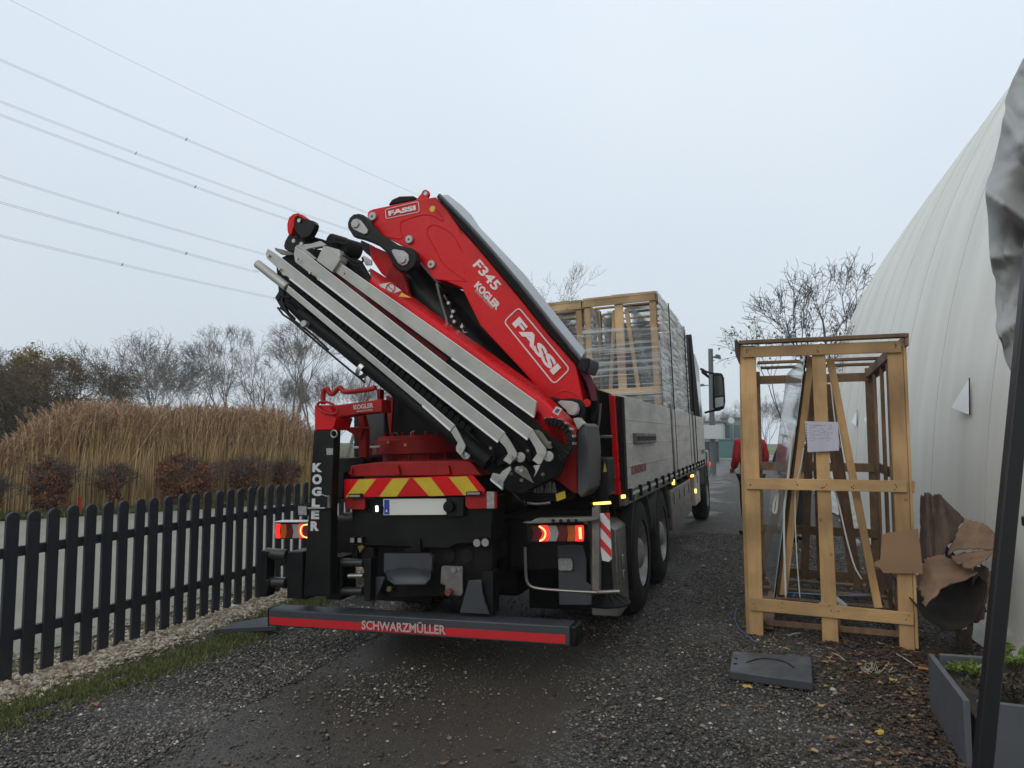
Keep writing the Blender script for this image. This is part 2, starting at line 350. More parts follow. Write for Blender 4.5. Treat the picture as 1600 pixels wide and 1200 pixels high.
mb=MB().prism([tp(a,b,8.0) for a,b in ((1113,585),(1118,582),(1128,583),(1131,590),(1133,627),(1131,639),(1117,642),(1114,636))],(0,.16,0))
m=mb.build('wing_mirror',BLK,TR,.03)
MB().prism([tp(a,b,7.995) for a,b in ((1115.5,588),(1128,588),(1130,617),(1116.5,619))],(0,.006,0)).build('mirror_glass',mat('mirror_glass',(.03,.04,.035),.03),m)
MB().prism([tp(a,b,7.995) for a,b in ((1117,622),(1130,620),(1130.5,634),(1118,637))],(0,.006,0)).build('wide_angle_glass',mat('mirror_glass_bright',(.35,.37,.37),.1),m)
for P in (((1094,576),(1104,581),(1120,585)),((1101,645),(1112,642),(1126,640)),):
    MB().tube([tp(a,b,8.06) for a,b in P],.022,8).build('mirror_arm',BLK,m)
MB().prism([tp(a,b,7.9) for a,b in ((1095,575),(1099,576),(1109,589),(1107,591),(1096,583))],(0,.1,0)).build('sun_visor',BLK,TR,.01)
# --- rear bulkhead (black) and red upright
mb=plate(0,((905,600),(951,614),(966,770),(905,778)),-.82,.06); mb.box((-1.2,-.80,1.1),(1.18,-.74,1.95))
part(mb,'rear_bulkhead',BLKM,bevel=.004)
plate(4,((1455,282),(1502,292),(1545,1062),(1502,1066)),-.90,.07).build('upright',RED,TR,.006)
plate(4,((1503,290),(1560,300),(1592,1090),(1546,1066)),-.86,.10).build('corner_post',DARK,TR,.006)
MB().tube(smoothp(path(4,((1392,352),(1384,450),(1372,560),(1292,562)),-.95),1),.012,8).build('grab_rail',STEELD,TR)
plate(4,((1292,604),(1480,600),(1480,622),(1292,626)),-.97,.03).build('cross_bar',STEEL,TR,.003)
plate(4,((1440,918),(1502,915),(1502,942),(1442,944)),-.95,.03).build('bracket',STEELD,TR,.003)
o=plate(4,((1308,778),(1440,775),(1446,1085),(1308,1085)),-1.35,.3).build('hydraulic_tank',BLK,TR,.02)
MB().disc(path(4,((1366,752),),-1.25)[0],(0,0,1),.03,.05,14).build('filler_cap',STEEL,o)
MB().tube(path(4,((1366,775),(1366,745)),-1.22),.012,8).build('filler_neck',STEEL,o)
plate(4,((1424,812),(1440,885),(1412,888)),-1.356,.004).build('warning_sticker',YST,o)
o=plate(4,((1330,1128),(1462,1118),(1470,1138),(1335,1146)),-1.75,.03).build('marker_lamp',AMBL,TR,.003)
plate(4,((1300,1128),(1320,1126),(1320,1146),(1300,1146)),-1.75,.03).build('marker_lamp_base',BLKM,TR,.003)
plate(4,((1550,1068),(1582,1066),(1584,1092),(1552,1096)),-.9,.03).build('marker_lamp',AMBL,TR,.003)
# --- underride bar
z0=[tp(420,949,-2.05),tp(420,977,-2.05),tp(890,980,-2.05),tp(890,1010,-2.05)]
xl,xr=z0[0].x,z0[2].x; zt=(z0[0].z+z0[2].z)/2; zb=(z0[1].z+z0[3].z)/2
BAR=MB().prism([(xl,-2.05,zb),(xl,-2.05,zt-.008),(xl,-2.03,zt),(xl,-1.90,zt),(xl,-1.90,zb)],(xr-xl,0,0)).build('underride_bar',GREYP,TR,.006)
mb=MB().prism([(xr,-2.055,zb-.004),(xr,-2.055,zt+.002),(xr+.05,-2.03,zt+.002),(xr+.055,-1.9,zt),(xr+.055,-1.9,zb),(xr+.05,-2.03,zb)],(0,.001,0)) if False else MB().box((xr+.001,-2.057,zb-.003),(xr+.05,-1.9,zt+.003))
mb.build('end_cap',BLK,BAR,.015)
MB().box((xl-.01,-2.053,zb-.002),(xl,-1.9,zt+.002)).build('end_cap',BLK,BAR,.002)
MB().box((xl+.005,-2.053,zb+.012),(xr-.03,-2.0505,zb+.068)).build('red_stripe',REFR,BAR)
q=lambda px:tp(px,985,-2.055).x
lettering('SCHWARZMÜLLER',(q(566),-2.058,zb+.022),(q(697),-2.058,zb+.022),(q(566),-2.058,zb+.098),LETD,BAR,bold=.025)
for pts in (((302,620),(385,615),(392,690),(408,760),(440,842),(243,832)),): plate(6,pts,-1.98,.02).build('bar_bracket',GREYP,TR,.004)
plate(5,((862,680),(965,680),(935,760),(872,905),(690,872),(720,850)),-1.98,.02).build('bar_bracket',GREYP,TR,.004)
plate(6,((395,560),(465,560),(465,845),(440,842),(405,740),(385,670)),-1.93,.12).build('bar_arm',BLK,TR,.004)
# --- rear crossmember, coupling
mb=MB(); mb.prism([tp(a,b,-1.93) for a,b in ((548,778),(770,776),(768,850),(715,850),(700,858),(552,852))],(0,.25,0)); part(mb,'rear_crossmember',BLK,bevel=.01)
plate(0,((548,852),(770,848),(768,930),(600,935),(575,905)),-1.86,.1).build('coupling_frame',DARK,TR,.01)
mb=MB()
for a,b in ((702,868),(730,868),(640,873)): mb.disc(tp(a,b,-1.868),FW,.048,.004,20)
build_each(mb,'frame_hole',mat('void_black',(.003,.003,.003),.9),TR)
mb=plate(5,((970,512),(1300,512),(1315,530),(1312,640),(970,640)),-2.02,.02)
mb.loft(path(5,((972,640),(1090,618),(1200,618),(1312,640)),-2.02),path(5,((985,700),(1040,742),(1270,742),(1312,695)),-2.16))
o=mb.build('tow_coupling',GREYP,TR,0,fixn=False); s=o.modifiers.new('s','SOLIDIFY'); s.thickness=.012
mb=plate(5,((1160,400),(1225,390),(1235,500),(1110,500),(1110,470),(1160,460)),-1.96,.08); part(mb,'coupling_head',DARK,bevel=.008)
plate(6,((125,530),(140,523),(262,528),(264,705),(250,720),(150,712),(150,650),(118,640)),-2.0,.012).build('socket_plate',mat('worn_grey_plate',(.17,.155,.14),.6,0,(.09,.08,.075),9),TR,.002)
for a,b,r in ((205,550,.02),(240,545,.012)): MB().disc(path(6,((a,b),),-2.003)[0],FW,r,.006,12).build('bolt',STEEL,TR)
MB().disc(path(6,((185,690),),-2.003)[0],FW,.024,.05,16).build('air_coupling',mat('red_coupling',(.16,.03,.03),.5),TR,.003)
MB().disc(path(5,((1010,765),),-1.9)[0],FW,.02,.03,16).build('air_coupling',mat('dirty_yellow',(.16,.12,.03),.6),TR,.003)
for k in ((378,365),(432,362)):
    c=path(6,(k,),-1.95)[0]; o=MB().disc(c,FW,.032,.05,18).build('reversing_lamp',BLKM,TR,.003); MB().disc(c+Vector((0,-.05,0)),FW,.027,.006,18).build('lens',LWHT,o)
for k in ((735,400),(790,400)):
    c=path(5,(k,),-1.95)[0]; o=MB().box(c-Vector((.02,.02,.02)),c+Vector((.02,.02,.02))).build('reversing_lamp',BLKM,TR,.003); MB().box(c+Vector((-.016,-.026,-.016)),c+Vector((.016,-.021,.016))).build('lens',LWHT,o)
# --- licence plate with blue strip
PL=plate(0,((598.5,779.5),(697,779),(697.5,804.5),(598.5,805)),-1.975,.006).build('licence_plate',mat('plate_white',(.60,.60,.55),.45),TR,.002)
plate(5,((950,96),(1440,90),(1440,214),(950,219)),-1.965,.01).build('plate_frame',BLKM,TR,.003)
plate(5,((961,101),(997,101),(998,208),(963,208)),-1.98,.003).build('blue_strip',BLUE,PL)
P=path(5,((972,193),(990,193),(972,172)),-1.984); lettering('A',P[0],P[1],P[2],LETT,PL,bold=.03,th=.001)
c=path(5,((930,163),),-1.97)[0]; o=MB().disc(c,FW,.035,.04,16).build('plate_lamp',BLKM,TR,.003); MB().box(c+Vector((-.012,-.046,-.022)),c+Vector((.012,-.041,.022))).build('lens',mat('plate_lamp_lit',(.8,.8,.8),.3,emit=(1,1,.95),estr=1.5),o,.004)
o=plate(6,((155,70),(270,72),(270,200),(157,200)),-1.985,.02).build('camera_plate',BLK,TR,.004)
MB().disc(path(6,((180,133),),-1.99)[0],FW,.04,.03,20).build('camera_lens',BLKM,o,.004)
# --- chevron board and the red crane base
FR=MB()
A=path(3,((735,925),(738,840),(930,812),(1600,800),(1650,803),(1680,806),(1760,915)),-1.96)
FR.prism(A,(0,.5,0))
FR.prism([a for a in path(0,((548,745),(550,730),(590,722),(725,721),(738,724),(750,744)),-1.5)],(0,.7,0))
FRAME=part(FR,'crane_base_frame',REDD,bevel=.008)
for a in ((1105,),(1500,)):
    x=a[0]; plate(3,((x-18,905),(x+18,905),(x,835)),-1.99,.03).build('gusset',REDD,FRAME,.002)
plate(3,((716,905),(750,905),(745,860)),-1.99,.03).build('gusset',REDD,FRAME,.002)
CH=plate(0,((538,749),(738,743),(741,745),(757.5,765),(757,773.5),(538,777.5)),-2.0,.012).build('chevron_board',RED,TR,.002)
mb=MB()
for pts in (((800,947),(938,941),(842,1066),(726,1084),(700,1084)),((1065,940),(1200,935),(1100,1079),(960,1081)),((1225,935),(1365,931),(1475,1073),(1352,1076)),((1505,928),(1645,922),(1755,1064),(1622,1070))):
    mb.prism([tp(a,b,-2.003) for a,b in zp(3,pts)],(0,.002,0))
build_each(mb,'yellow_stripe',mat('chevron_yellow',(.56,.40,.012),.45,0,(.45,.31,.01),8),CH)
plate(3,((690,1086),(815,1086),(850,1100),(850,1172),(840,1182),(695,1178)),-1.99,.02).build('light_bracket',REDD,TR,.003)
plate(4,((335,1080),(578,1040),(580,1172),(360,1176),(335,1150)),-1.99,.02).build('light_bracket',REDD,TR,.003)
for k,pts in ((3,((720,1060),(822,1056),(822,1088),(722,1092))),(4,((338,1042),(458,1038),(460,1068),(340,1072)))):
    o=plate(k,pts,-2.03,.025).build('led_bar',BLKM,TR,.003)
    (xa,ya),(xb,yb)=pts[3],pts[1]
    mb=MB()
    for i in range(6):
        x=xa+10+(xb-xa-20)*(i+.5)/6; y=(ya+yb)/2; mb.disc(path(k,((x,y),),-2.031)[0],FW,.009,.004,10)
    build_each(mb,'led_lens',LWHT,o)
plate(4,((503,1040),(560,1042),(560,1172),(504,1172)),-1.994,.002).build('approval_label',mat('label_grey',(.33,.33,.31),.6,0,(.2,.2,.19),40),TR)
# turntable with bolts
c0=tp(597,697,-1.2); c1=tp(717,697,-1.2); cx=(c0.x+c1.x)/2; R=(c1.x-c0.x)/2+.03; cz=c0.z
TT=MB().lathe([(-.07,.001),(-.07,R),(.045,R),(.045,R-.015),(.075,R-.02),(.075,.001)],(cx,-1.2,cz),(0,0,1),48).build('slewing_ring',REDD,TR,.004)
for i in range(24):
    a=i*math.pi/12+.1; MB().disc((cx+math.cos(a)*(R-.04),-1.2+math.sin(a)*(R-.04),cz+.075),(0,0,1),.014,.03,6).build('bolt',REDD,TT)
mb=MB()
for i in range(14): 
    a=i*math.pi/7; mb.tube([(cx+math.cos(a)*(R-.05),-1.2+math.sin(a)*(R-.05),cz-.16),(cx+math.cos(a)*(R-.05),-1.2+math.sin(a)*(R-.05),cz-.06)],.012,6)
mb.lathe([(-.18,.001),(-.18,R-.09),(-.06,R-.09)],(cx,-1.2,cz),(0,0,1),32)
mb.build('stud_ring',REDD,TT)
for p in ((585,695),(612,699)): MB().disc(tp(p[0]+22,p[1]-4,-1.2-R),FW,.012,.01,10).build('yellow_cap',YST,TT)
# column
mb=plate(0,((608,684),(612,632),(600,560),(650,520),(760,560),(735,640),(722,684)),-1.42,.45); part(mb,'crane_column',BLK,bevel=.02)
plate(3,((1015,288),(1072,322),(1052,612),(1044,612),(1022,420)),-1.52,.03).build('column_fin',REDD,TR,.003)
for k in ((1092,600),(1232,590)): 
    c=path(3,(k,),-1.50)[0]; MB().lathe([(0,.018),(0,.026),(.012,.026),(.012,.018),(0,.018)],c,FW,16).build('lifting_eye',STEEL,TR)
# ---------------------------------------------------------------- inner boom
YB=-1.45
boom=zp(2,((128,215),(133,195),(145,184),(165,177),(430,121),(535,105),(600,178),(665,275),(760,378),(900,545),(1050,725),(1200,915),(1370,1105)))+zp(4,((1255,330),(1245,372),(1180,420),(1060,330)))+[(852,618),(836,602),(816,579),(787,548),(750,508)]+zp(2,((690,645),(590,605),(530,600),(490,545),(430,470),(400,440),(345,400),(285,370),(215,330),(150,270),(132,240)))
BOOM=MB().prism([tp(a,b,YB) for a,b in boom],(0,.38,0)).build('inner_boom',RED,TR,.008,seg=3)
def ridge(k,pts,r=.0055,Y=None): return MB().tube(smoothp(path(k,pts,(Y or YB)),2),r,6)
for pts in (((722,608),(625,540),(578,502),(530,410),(483,325),(487,288),(525,264),(600,300),(652,345),(695,430)),((330,300),(322,270),(335,250),(450,210),(520,212),(592,262),(560,200),(530,180)),((262,345),(320,355),(345,350),(325,305)),((525,592),(590,600),(722,608)),((600,175),(668,275),(690,330))):
    ridge(2,pts).build('weld_seam',RED,BOOM)
ridge(4,((1040,275),(1100,252),(1170,262),(1225,305))).build('weld_seam',RED,BOOM)
for (a,b),r in (((166,225),28),((384,362),26),((515,510),25)):
    c=path(2,((a,b),),YB)[0]; rr=r/3.8095/200; 
    o=MB().disc(c,FW,rr,.025,28).build('boom_pin',PINM,BOOM,.003); MB().disc(c+Vector((0,-.025,0)),FW,.008,.004,10).build('grease_nipple',BLKM,o)
MB().disc(path(2,((518,177),),YB)[0],FW,.026,.003,24).build('sticker',YST,BOOM)
c=path(2,((476,84),),-1.38)[0]
mb=plate(2,((415,128),(450,85),(458,68),(475,60),(492,70),(496,88),(487,108),(500,122),(455,132)),-1.40,.03); mb.build('lifting_lug',RED,BOOM,.003)
MB().disc(path(2,((476,85),),-1.404)[0],FW,.017,.002,14).build('lug_hole',mat('pale_hole',(.55,.6,.64),.8),BOOM)
# logo plates
def rrect(A,B,C_,D,rad,n=5):
    out=[];P=[Vector(p) for p in (A,B,C_,D)]
    for i in range(4):
        p=P[i];a=(P[i-1]-p).normalized();b=(P[(i+1)%4]-p).normalized()
        for k in range(n+1):
            t=k/n; out.append((p+a*rad)*(1-t)**2+p*2*t*(1-t)+(p+b*rad)*t*t)
    return out
def logo(TL,TRr,BR,BL,Y,txt,ri=.22,w=.006,parent=BOOM):
    P=[tp(*p,Y-.004) for p in (TL,TRr,BR,BL)]
    MB().tube(rrect(*P,(P[0]-P[3]).length*.22),w,6,closed=True).build('logo_border',LETT,parent)
    U=(P[2]-P[3]); V=(P[0]-P[3]); bl=P[3]+U*.09+V*ri
    lettering(txt,bl,bl+U*.82,bl+V*(1-2*ri),LETT,parent,bold=.05)
logo((810.6,480.5),(890.5,577),(866,600.5),(787.5,503),YB,'FASSI',.24,.006)
logo((602,327.5),(653.7,315),(655.3,331),(603.5,342),YB,'FASSI',.24,.0035)
def lz(s,k,BL,BR,TL,Y,b=.03,par=BOOM,m=LETT): P=path(k,(BL,BR,TL),Y); lettering(s,P[0],P[1],P[2],m,par,bold=b)
lz('F345',2,(755,515),(885,668),(800,475),YB,.025)
lz('KOGLER',2,(764,640),(898,782),(792,605),YB,.045)
lz('KRANTECHNIK',2,(768,668),(875,776),(780,654),YB,.03,m=LETD)
# black hose cover along the back of the boom
inner=zp(2,((540,102),(600,176),(668,276),(762,378),(902,545),(1052,725),(1202,915),(1376,1108)))
mid=zp(2,((556,96),(640,180),(720,262),(800,350),(940,510),(1090,690),(1240,880),(1400,1075)))
outr=zp(2,((610,93),(690,155),(750,215),(800,290),(880,372),(1060,560),(1200,738),(1425,1020)))
mb=MB(); mb.prism([tp(a,b,YB-.02) for a,b in inner+mid[::-1]],(0,.36,0)); mb.build('hose_tray',BLKM,BOOM,.006)
mb=MB(); mb.loft([tp(a,b,YB-.03) for a,b in mid],[tp(a,b,YB+.30) for a,b in outr]); mb.loft([tp(a,b,YB+.30) for a,b in outr],[tp(a-10,b+10,YB+.30) for a,b in outr])
o=mb.build('hose_cover',GLOSSB,BOOM,0,fixn=False)
MB().tube([tp(a,b,YB-.035) for a,b in mid],.018,8).build('cover_edge',GLOSSB,BOOM)
MB().tube([tp(a+1,b-1,YB-.028) for a,b in zp(2,((546,106),(604,176),(672,270),(768,370),(908,540),(1060,722),(1210,912),(1384,1102)))],.012,8).build('hose',BLKM,BOOM)
plate(2,((1395,1060),(1455,1066),(1452,1110),(1432,1155),(1385,1135),(1378,1108)),YB-.05,.3).build('cover_end',BLK,BOOM,.01)
mb=plate(2,((252,152),(275,120),(320,100),(400,98),(425,112),(415,125)),-1.32,.3); part(mb,'hose_reel',BLKM,BOOM,.01)
# link rod, pin plates
link_o=((12,290),(10,260),(22,228),(45,208),(75,203),(100,210),(130,238),(180,305),(250,352),(300,385),(345,400),(385,407),(412,428),(426,470),(410,518),(370,552),(330,553),(300,535),(275,490),(245,438),(200,398),(135,368),(90,352),(45,342))
LK=MB().prism([tp(a,b,YB-.12) for a,b in zp(2,link_o)],(0,.08,0)).build('link_rod',BLK,TR,.012,seg=3)
for pts,c in ((((30,262),(42,240),(65,233),(90,245),(132,300),(128,322),(108,328),(50,300),(34,282)),(62,268)),(((272,425),(285,415),(345,425),(372,448),(376,480),(362,508),(338,515),(312,500),(285,455)),(340,478))):
    o=plate(2,pts,YB-.135,.015).build('pin_plate',PINM,LK,.004); MB().disc(path(2,(c,),YB-.135)[0],FW,.034,.014,6).build('pin_head',PINM,o,.003)
o=plate(4,((1052,345),(1080,328),(1165,333),(1212,350),(1228,395),(1215,435),(1190,450),(1160,440)),YB-.10,.02).build('pin_plate',PINM,BOOM,.006); MB().disc(path(4,((1172,396),),YB-.10)[0],FW,.045,.012,28).build('pin_head',PINM,o,.003)
plate(4,((960,295),(1020,300),(1080,316),(1170,310),(1225,322),(1258,350),(1268,400),(1262,480),(1215,500),(1175,462),(1050,350)),YB-.06,.05).build('boom_foot',BLK,BOOM,.008)
MB().disc(path(4,((1290,350),),YB)[0],FW,.03,.03,20).build('hose_clamp',RED,TR,.003)
# black lift cylinder and interior
mb=MB(); mb.tube([tp(a,b,-1.22) for a,b in ((628,415),(672,470),(735,540),(800,600),(850,640))],[.14,.15,.16,.17,.17],20); mb.build('lift_cylinder',BLK,TR)
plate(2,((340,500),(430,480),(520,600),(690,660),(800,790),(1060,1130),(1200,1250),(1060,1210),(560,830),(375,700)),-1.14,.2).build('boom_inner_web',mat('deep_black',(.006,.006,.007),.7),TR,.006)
for P,r,m in ((((543,620),(560,700),(605,850)),.012,STEELD),(((600,700),(640,800),(660,880)),.008,BLKM),(((585,690),(625,760),(640,850)),.006,STEELD),(((692,860),(700,915),(725,912)),.008,STEEL),(((640,780),(655,820),(690,900)),.010,BLKM)):
    MB().tube(smoothp(path(2,P,-1.47),1),r,8).build('hydraulic_pipe',m,TR)
mb=MB()
for a,b in ((640,820),(655,850),(620,740),(700,880),(648,790)): mb.disc(path(2,((a,b),),-1.48)[0],FW,.014,.03,8)
build_each(mb,'valve_fitting',STEEL,TR)
# red bracket of the outer boom behind the rod
plate(2,((138,388),(255,438),(285,520),(345,562),(378,695),(330,660),(210,560),(150,470)),-1.40,.12).build('outer_boom_bracket',RED,TR,.008)
plate(2,((242,545),(262,520),(345,560),(378,695),(300,650),(235,590)),-1.46,.05).build('bracket_cheek',REDD,TR,.012)
plate(2,((92,362),(140,385),(158,470),(120,440),(80,400)),-1.38,.1).build('rod_end',BLK,TR,.006)
# ---------------------------------------------------------------- outer boom (upper red beam)
lo=[(578,440),(626.6,471.6),(697.5,521.5),(731.6,545),(788,592),(828,622),(852,636)]+zp(4,((1020,450),(1200,590)))
hi=[(579,419),(607,436),(648,466),(704,507),(742,534),(804,578),(838,602)]+zp(4,((1045,350),(1212,512)))
mb=MB(); mb.loft([tp(a,b,-1.93) for a,b in lo],[tp(a,b,-1.66) for a,b in hi]); A=[tp(a,b,-1.93) for a,b in lo]; mb.loft([a+Vector((-.06,0,-.10)) for a in A],A)
mb.loft([tp(a,b,-1.66) for a,b in hi],[tp(a-3,b+3,-1.5) for a,b in hi])
OB=mb.build('outer_boom',RED,TR,0,fixn=False)
s=OB.modifiers.new('s','SOLIDIFY'); s.thickness=.012
def onbeam(pts,Y0=-1.93,Y1=-1.66,Y=None): return pts
mb=plate(1,((1000,775),(1018,770),(1080,758),(1165,820),(1105,838),(1010,790)),-1.945,.003); mb.build('warning_sign',WHT,OB)
c=path(1,((1083,800),),-1.95)[0]; MB().lathe([(0,.033),(0,.040),(.003,.040),(.003,.033)],c,FW,24).build('sign_ring',REFR,OB)
MB().tube([c+Vector((-.024,-.002,.024)),c+Vector((.024,-.002,-.024))],.003,6).build('sign_bar',REFR,OB)
plate(1,((1145,862),(1165,832),(1235,872)),-1.95,.003).build('warning_triangle',YST,OB)
plate(4,((1015,420),(1045,375),(1092,395),(1060,445)),-1.95,.003).build('label',WHT,OB)
plate(4,((1030,418),(1050,390),(1076,400),(1056,428)),-1.953,.002).build('label_symbol',REFD:=mat('label_dark',(.08,.06,.1),.6),OB)
# outer boom lower red body and end plates
plate(4,((1205,520),(1215,1052),(1190,1062),(1010,930),(940,895),(880,800),(960,720),(1080,772),(1160,700),(1175,600)),-1.72,.35).build('boom_head',REDD,TR,.01)
plate(4,((1206,560),(1216,530),(1252,500),(1285,525),(1302,700),(1300,1022),(1240,1092),(1208,1050)),-1.74,.38).build('end_cover',mat('grey_end_cover',(.06,.06,.062),.5),TR,.01)
plate(4,((1175,470),(1215,462),(1260,510),(1215,560),(1200,530)),-1.76,.1).build('end_bracket',ALU,TR,.004)
ridge(4,((985,862),(1030,845),(1080,822)),Y=-1.722).build('weld_seam',REDD,TR)
# black box stack behind the guide rails
mb=MB().prism([tp(a,b,-1.93) for a,b in ((430,407),(470,386),(520,392),(556,404),(580,446),(700,532),(790,602),(850,648),(880,668),(886,705),(870,745),(815,772),(795,770),(760,735),(700,690),(580,590),(470,505),(436,470))],(0,.10,0)); mb.build('extension_boom',BLKM,TR,.01)
mb=MB()
for (a,b),(c,d) in (((575,455),(800,620)),((520,420),(700,560))): mb.loft([tp(a,b,-1.935),tp(c,d,-1.935)],[tp(a-4,b+7,-1.96),tp(c-4,d+7,-1.96)])
build_each(mb,'red_extension',mat('dark_red_steel',(.16,.008,.01),.5),TR,fixn=False)
# guide rails: web + flange in a paler, sky-lit colour
def rail(up,low,Y,arm=None):
    o=MB().prism([tp(a,b,Y) for a,b in up+low[::-1]],(0,.03,0)).build('guide_rail',ALU,TR,.0015)
    mb=MB(); F1=[tp(a,b,Y-.001) for a,b in low[-2:]]; F0=[tp(a+.7,b-1.8,Y-.001) for a,b in low[-2:]]
    d=Vector((0,-.010,-.003)); mb.prism([F0[0],F0[1],F1[1]+d,F1[0]+d],(0,.002,-.003)); mb.build('lower_flange',ALUE,o)
    mb=MB(); G=[tp(a,b,Y-.001) for a,b in up]; k=[g+Vector((.004,.03,.006)) for g in G]; mb.tube([g+Vector((0,.004,0)) for g in G],.004,6); mb.build('upper_flange',ALUE,o)
    return o
r1=rail([(528,409),(690,522),(838,628)],[(521,423),(706,560),(834,652)],-2.03)
r2=rail([(461,386),(474,394),(686,560),(832,672)],[(459,396),(461,409),(487,429),(494,433),(496,438),(500,438),(824,687)],-2.05)
r3=rail([(418,389),(427,394),(660,576),(788,676)],[(415,396),(417,404),(436,421),(442,430),(448,431),(453,436),(778,691)],-2.07)
r4=rail([(450,447),(660,622),(710,665)],[(447,455),(660,634),(704,673)],-2.09)
MB().tube([tp(a,b,-2.05) for a,b in ((402,412),(449,449))],.035,16).build('rail_end_cover',ALU,r4,.004)
for r in (r2,r3): pass
for k,(a,b) in ((r3,(439,421)),(r2,(486,427)),(r1,(538.5,427.5)),(r3,(421,400)),(r2,(466,405))):
    MB().disc(tp(a,b,-2.075),FW,.010,.02,12).build('rail_bolt',STEEL,k)
plate(9,((1000,195),(1205,345),(1205,370),(1110,520),(915,375)),-2.06,.10).build('hose_box',ALU,TR,.003)
plate(9,((1000,195),(1060,200),(1200,240),(1215,300),(1205,345)),-2.05,.25).build('hose_box_lid',ALU,TR,.003)
plate(9,((650,195),(680,180),(850,165),(960,130),(1040,180),(1000,195),(830,225),(780,240),(920,360),(880,355),(720,240)),-2.03,.02).build('rail_bracket',ALU,TR,.002)
plate(9,((390,215),(460,230),(600,270),(640,300),(560,310),(470,300),(400,250)),-1.98,.02).build('rail_bracket',STEELD,TR,.003)
plate(9,((1500,310),(1600,370),(1600,430),(1530,435),(1480,350)),-1.98,.02).build('rail_bracket',ALU,TR,.003)
# hook block at the boom tip
HB=plate(9,((505,190),(520,130),(560,60),(620,25),(700,30),(760,80),(780,170),(700,180),(650,190),(640,270),(560,260),(515,230)),-1.95,.08).build('hook_bracket',BLK,TR,.008)
plate(9,((700,90),(760,60),(870,75),(1000,110),(1020,150),(940,140),(860,165),(760,180)),-1.90,.16).build('tip_cylinder',BLKM,TR,.02)
c=path(1,((410,320),),-1.95)[0]
MB().lathe([(0,.03),(0,.075),(.015,.085),(.015,.072),(.045,.072),(.045,.085),(.06,.075),(.06,.03)],c+Vector((-.03,.05,-.01)),(.75,-1,0),28).build('sheave',mat('hook_red',(.33,.01,.012),.45),TR,.003)
plate(1,((362,345),(368,275),(400,252),(432,262),(480,298),(515,305),(528,330),(520,365),(492,415),(430,440),(395,400)),-2.02,.06).build('sheave_cheek',BLK,TR,.006)
plate(1,((322,330),(335,280),(368,255),(400,248),(432,262),(470,292),(455,296),(425,280),(400,268),(378,285),(372,340),(352,405),(334,410),(324,380)),-2.03,.05).build('sheave_guard',RED,TR,.004)
for q in ((415,305),(375,455),(430,478)): MB().disc(path(1,(q,),-2.025)[0],FW,.016,.01,12).build('bolt',STEEL,TR)
for q,r in (((750,500),.075),((850,530),.07)): 
    c=path(1,(q,),-1.85)[0]; MB().lathe([(0,.001),(0,r),(.14,r),(.14,.001)],c,(-.5,-1,.1),20).build('hose_drum',BLKM,TR,.01)
plate(1,((605,455),(625,415),(660,430),(700,440),(740,470),(700,480),(640,500)),-1.85,.02).build('perforated_bracket',BLK,TR,.003)
for i,P in enumerate((((735,560),(800,600),(850,620),(885,605),(875,575)),((760,560),(790,620),(850,650)),((600,480),(680,460),(760,480)))):
    MB().tube(smoothp(path(1,P,-2.02),2),.008,8).build('hydraulic_hose',BLKM,TR)
# lower cylinder under the rails
mb=MB().tube([tp(a,b,-2.0) for a,b in ((470,488),(560,560),(700,672),(765,722))],[.05,.06,.065,.065],16); mb.build('extension_cylinder',BLKM,TR)
MB().disc(tp(480,507,-2.05),FW,.026,.05,20).build('cylinder_pin',PINM,TR,.003)
plate(10,((160,245),(205,170),(240,200),(225,270),(250,330),(290,410),(215,340),(185,290)),-2.04,.03).build('tip_plate',BLK,TR,.004)
for P in (((185,330),(230,390),(310,445),(500,610),(700,780),(930,970)),((230,340),(300,420),(480,560),(620,690))):
    MB().tube(path(10,P,-2.06),.008,6).build('guard_rail',BLK,TR)
for P in (((240,240),(300,250),(360,310),(420,350)),((250,290),(320,330),(360,400)),((210,330),(280,380),(330,430))):
    MB().tube(smoothp(path(10,P,-2.03),1),.012,8).build('hydraulic_hose',BLKM,TR)
for q in ((205,235),(187,262),(285,245)): MB().disc(path(10,(q,),-2.045)[0],FW,.011,.006,10).build('bolt',DARK,TR)
MB().lathe([(0,.07),(.02,.072),(.04,.07)],tp(566,575,-2.0),(tp(600,602,-2.0)-tp(566,575,-2.0)),20).build('cylinder_clamp',STEEL,TR)
# cable chains between the rails
def chain(A,B,Y,h,name='cable_chain'):
    a,b=tp(*A,Y),tp(*B,Y); n=int((b-a).length/.055); d=(b-a)/n; t=d.normalized(); up=Vector((-t.z,0,t.x)); mb=MB()
    for i in range(n):
        p=a+d*i; q=p+t*d.length*.8; mb.prism([p+up*h,q+up*h,q-up*h*.9+t*.008,p-up*h*.9],(0,.05,0))
    return mb.build(name,BLKM,TR,.003,seg=1)
chain((455,428),(775,676),-2.0,.026); chain((500,430),(810,668),-2.0,.024); chain((570,452),(835,652),-2.0,.016); chain((470,452),(735,676),-2.0,.03)
def chain_arc(c,r,a0,a1,Y,n=13,w=.046):
    C0=tp(*c,Y); mb=MB(); mb2=MB()
    for i in range(n):
        a=math.radians(a0+(a1-a0)*i/n); b=math.radians(a0+(a1-a0)*(i+.93)/n); P=[]
        for rr,t in ((r,a),(r,b),(r-w,b),(r-w,a)): P.append(C0+Vector((math.cos(t)*rr,0,math.sin(t)*rr)))
        mb.prism(P,(0,.06,0)); 
        e=(P[1]-P[0])*.3; mb2.prism([P[0]+e,P[1]-e,P[2]*.3+P[1]*.7-e,P[3]*.3+P[0]*.7+e],(0,-.004,0))
    o=mb.build('cable_chain',BLKM,TR,.003,seg=1); 
    return o,mb2
o,m2=chain_arc((860,689),.155,105,-70,-2.0); 
C0=tp(860,689,-2.0); mb=MB()
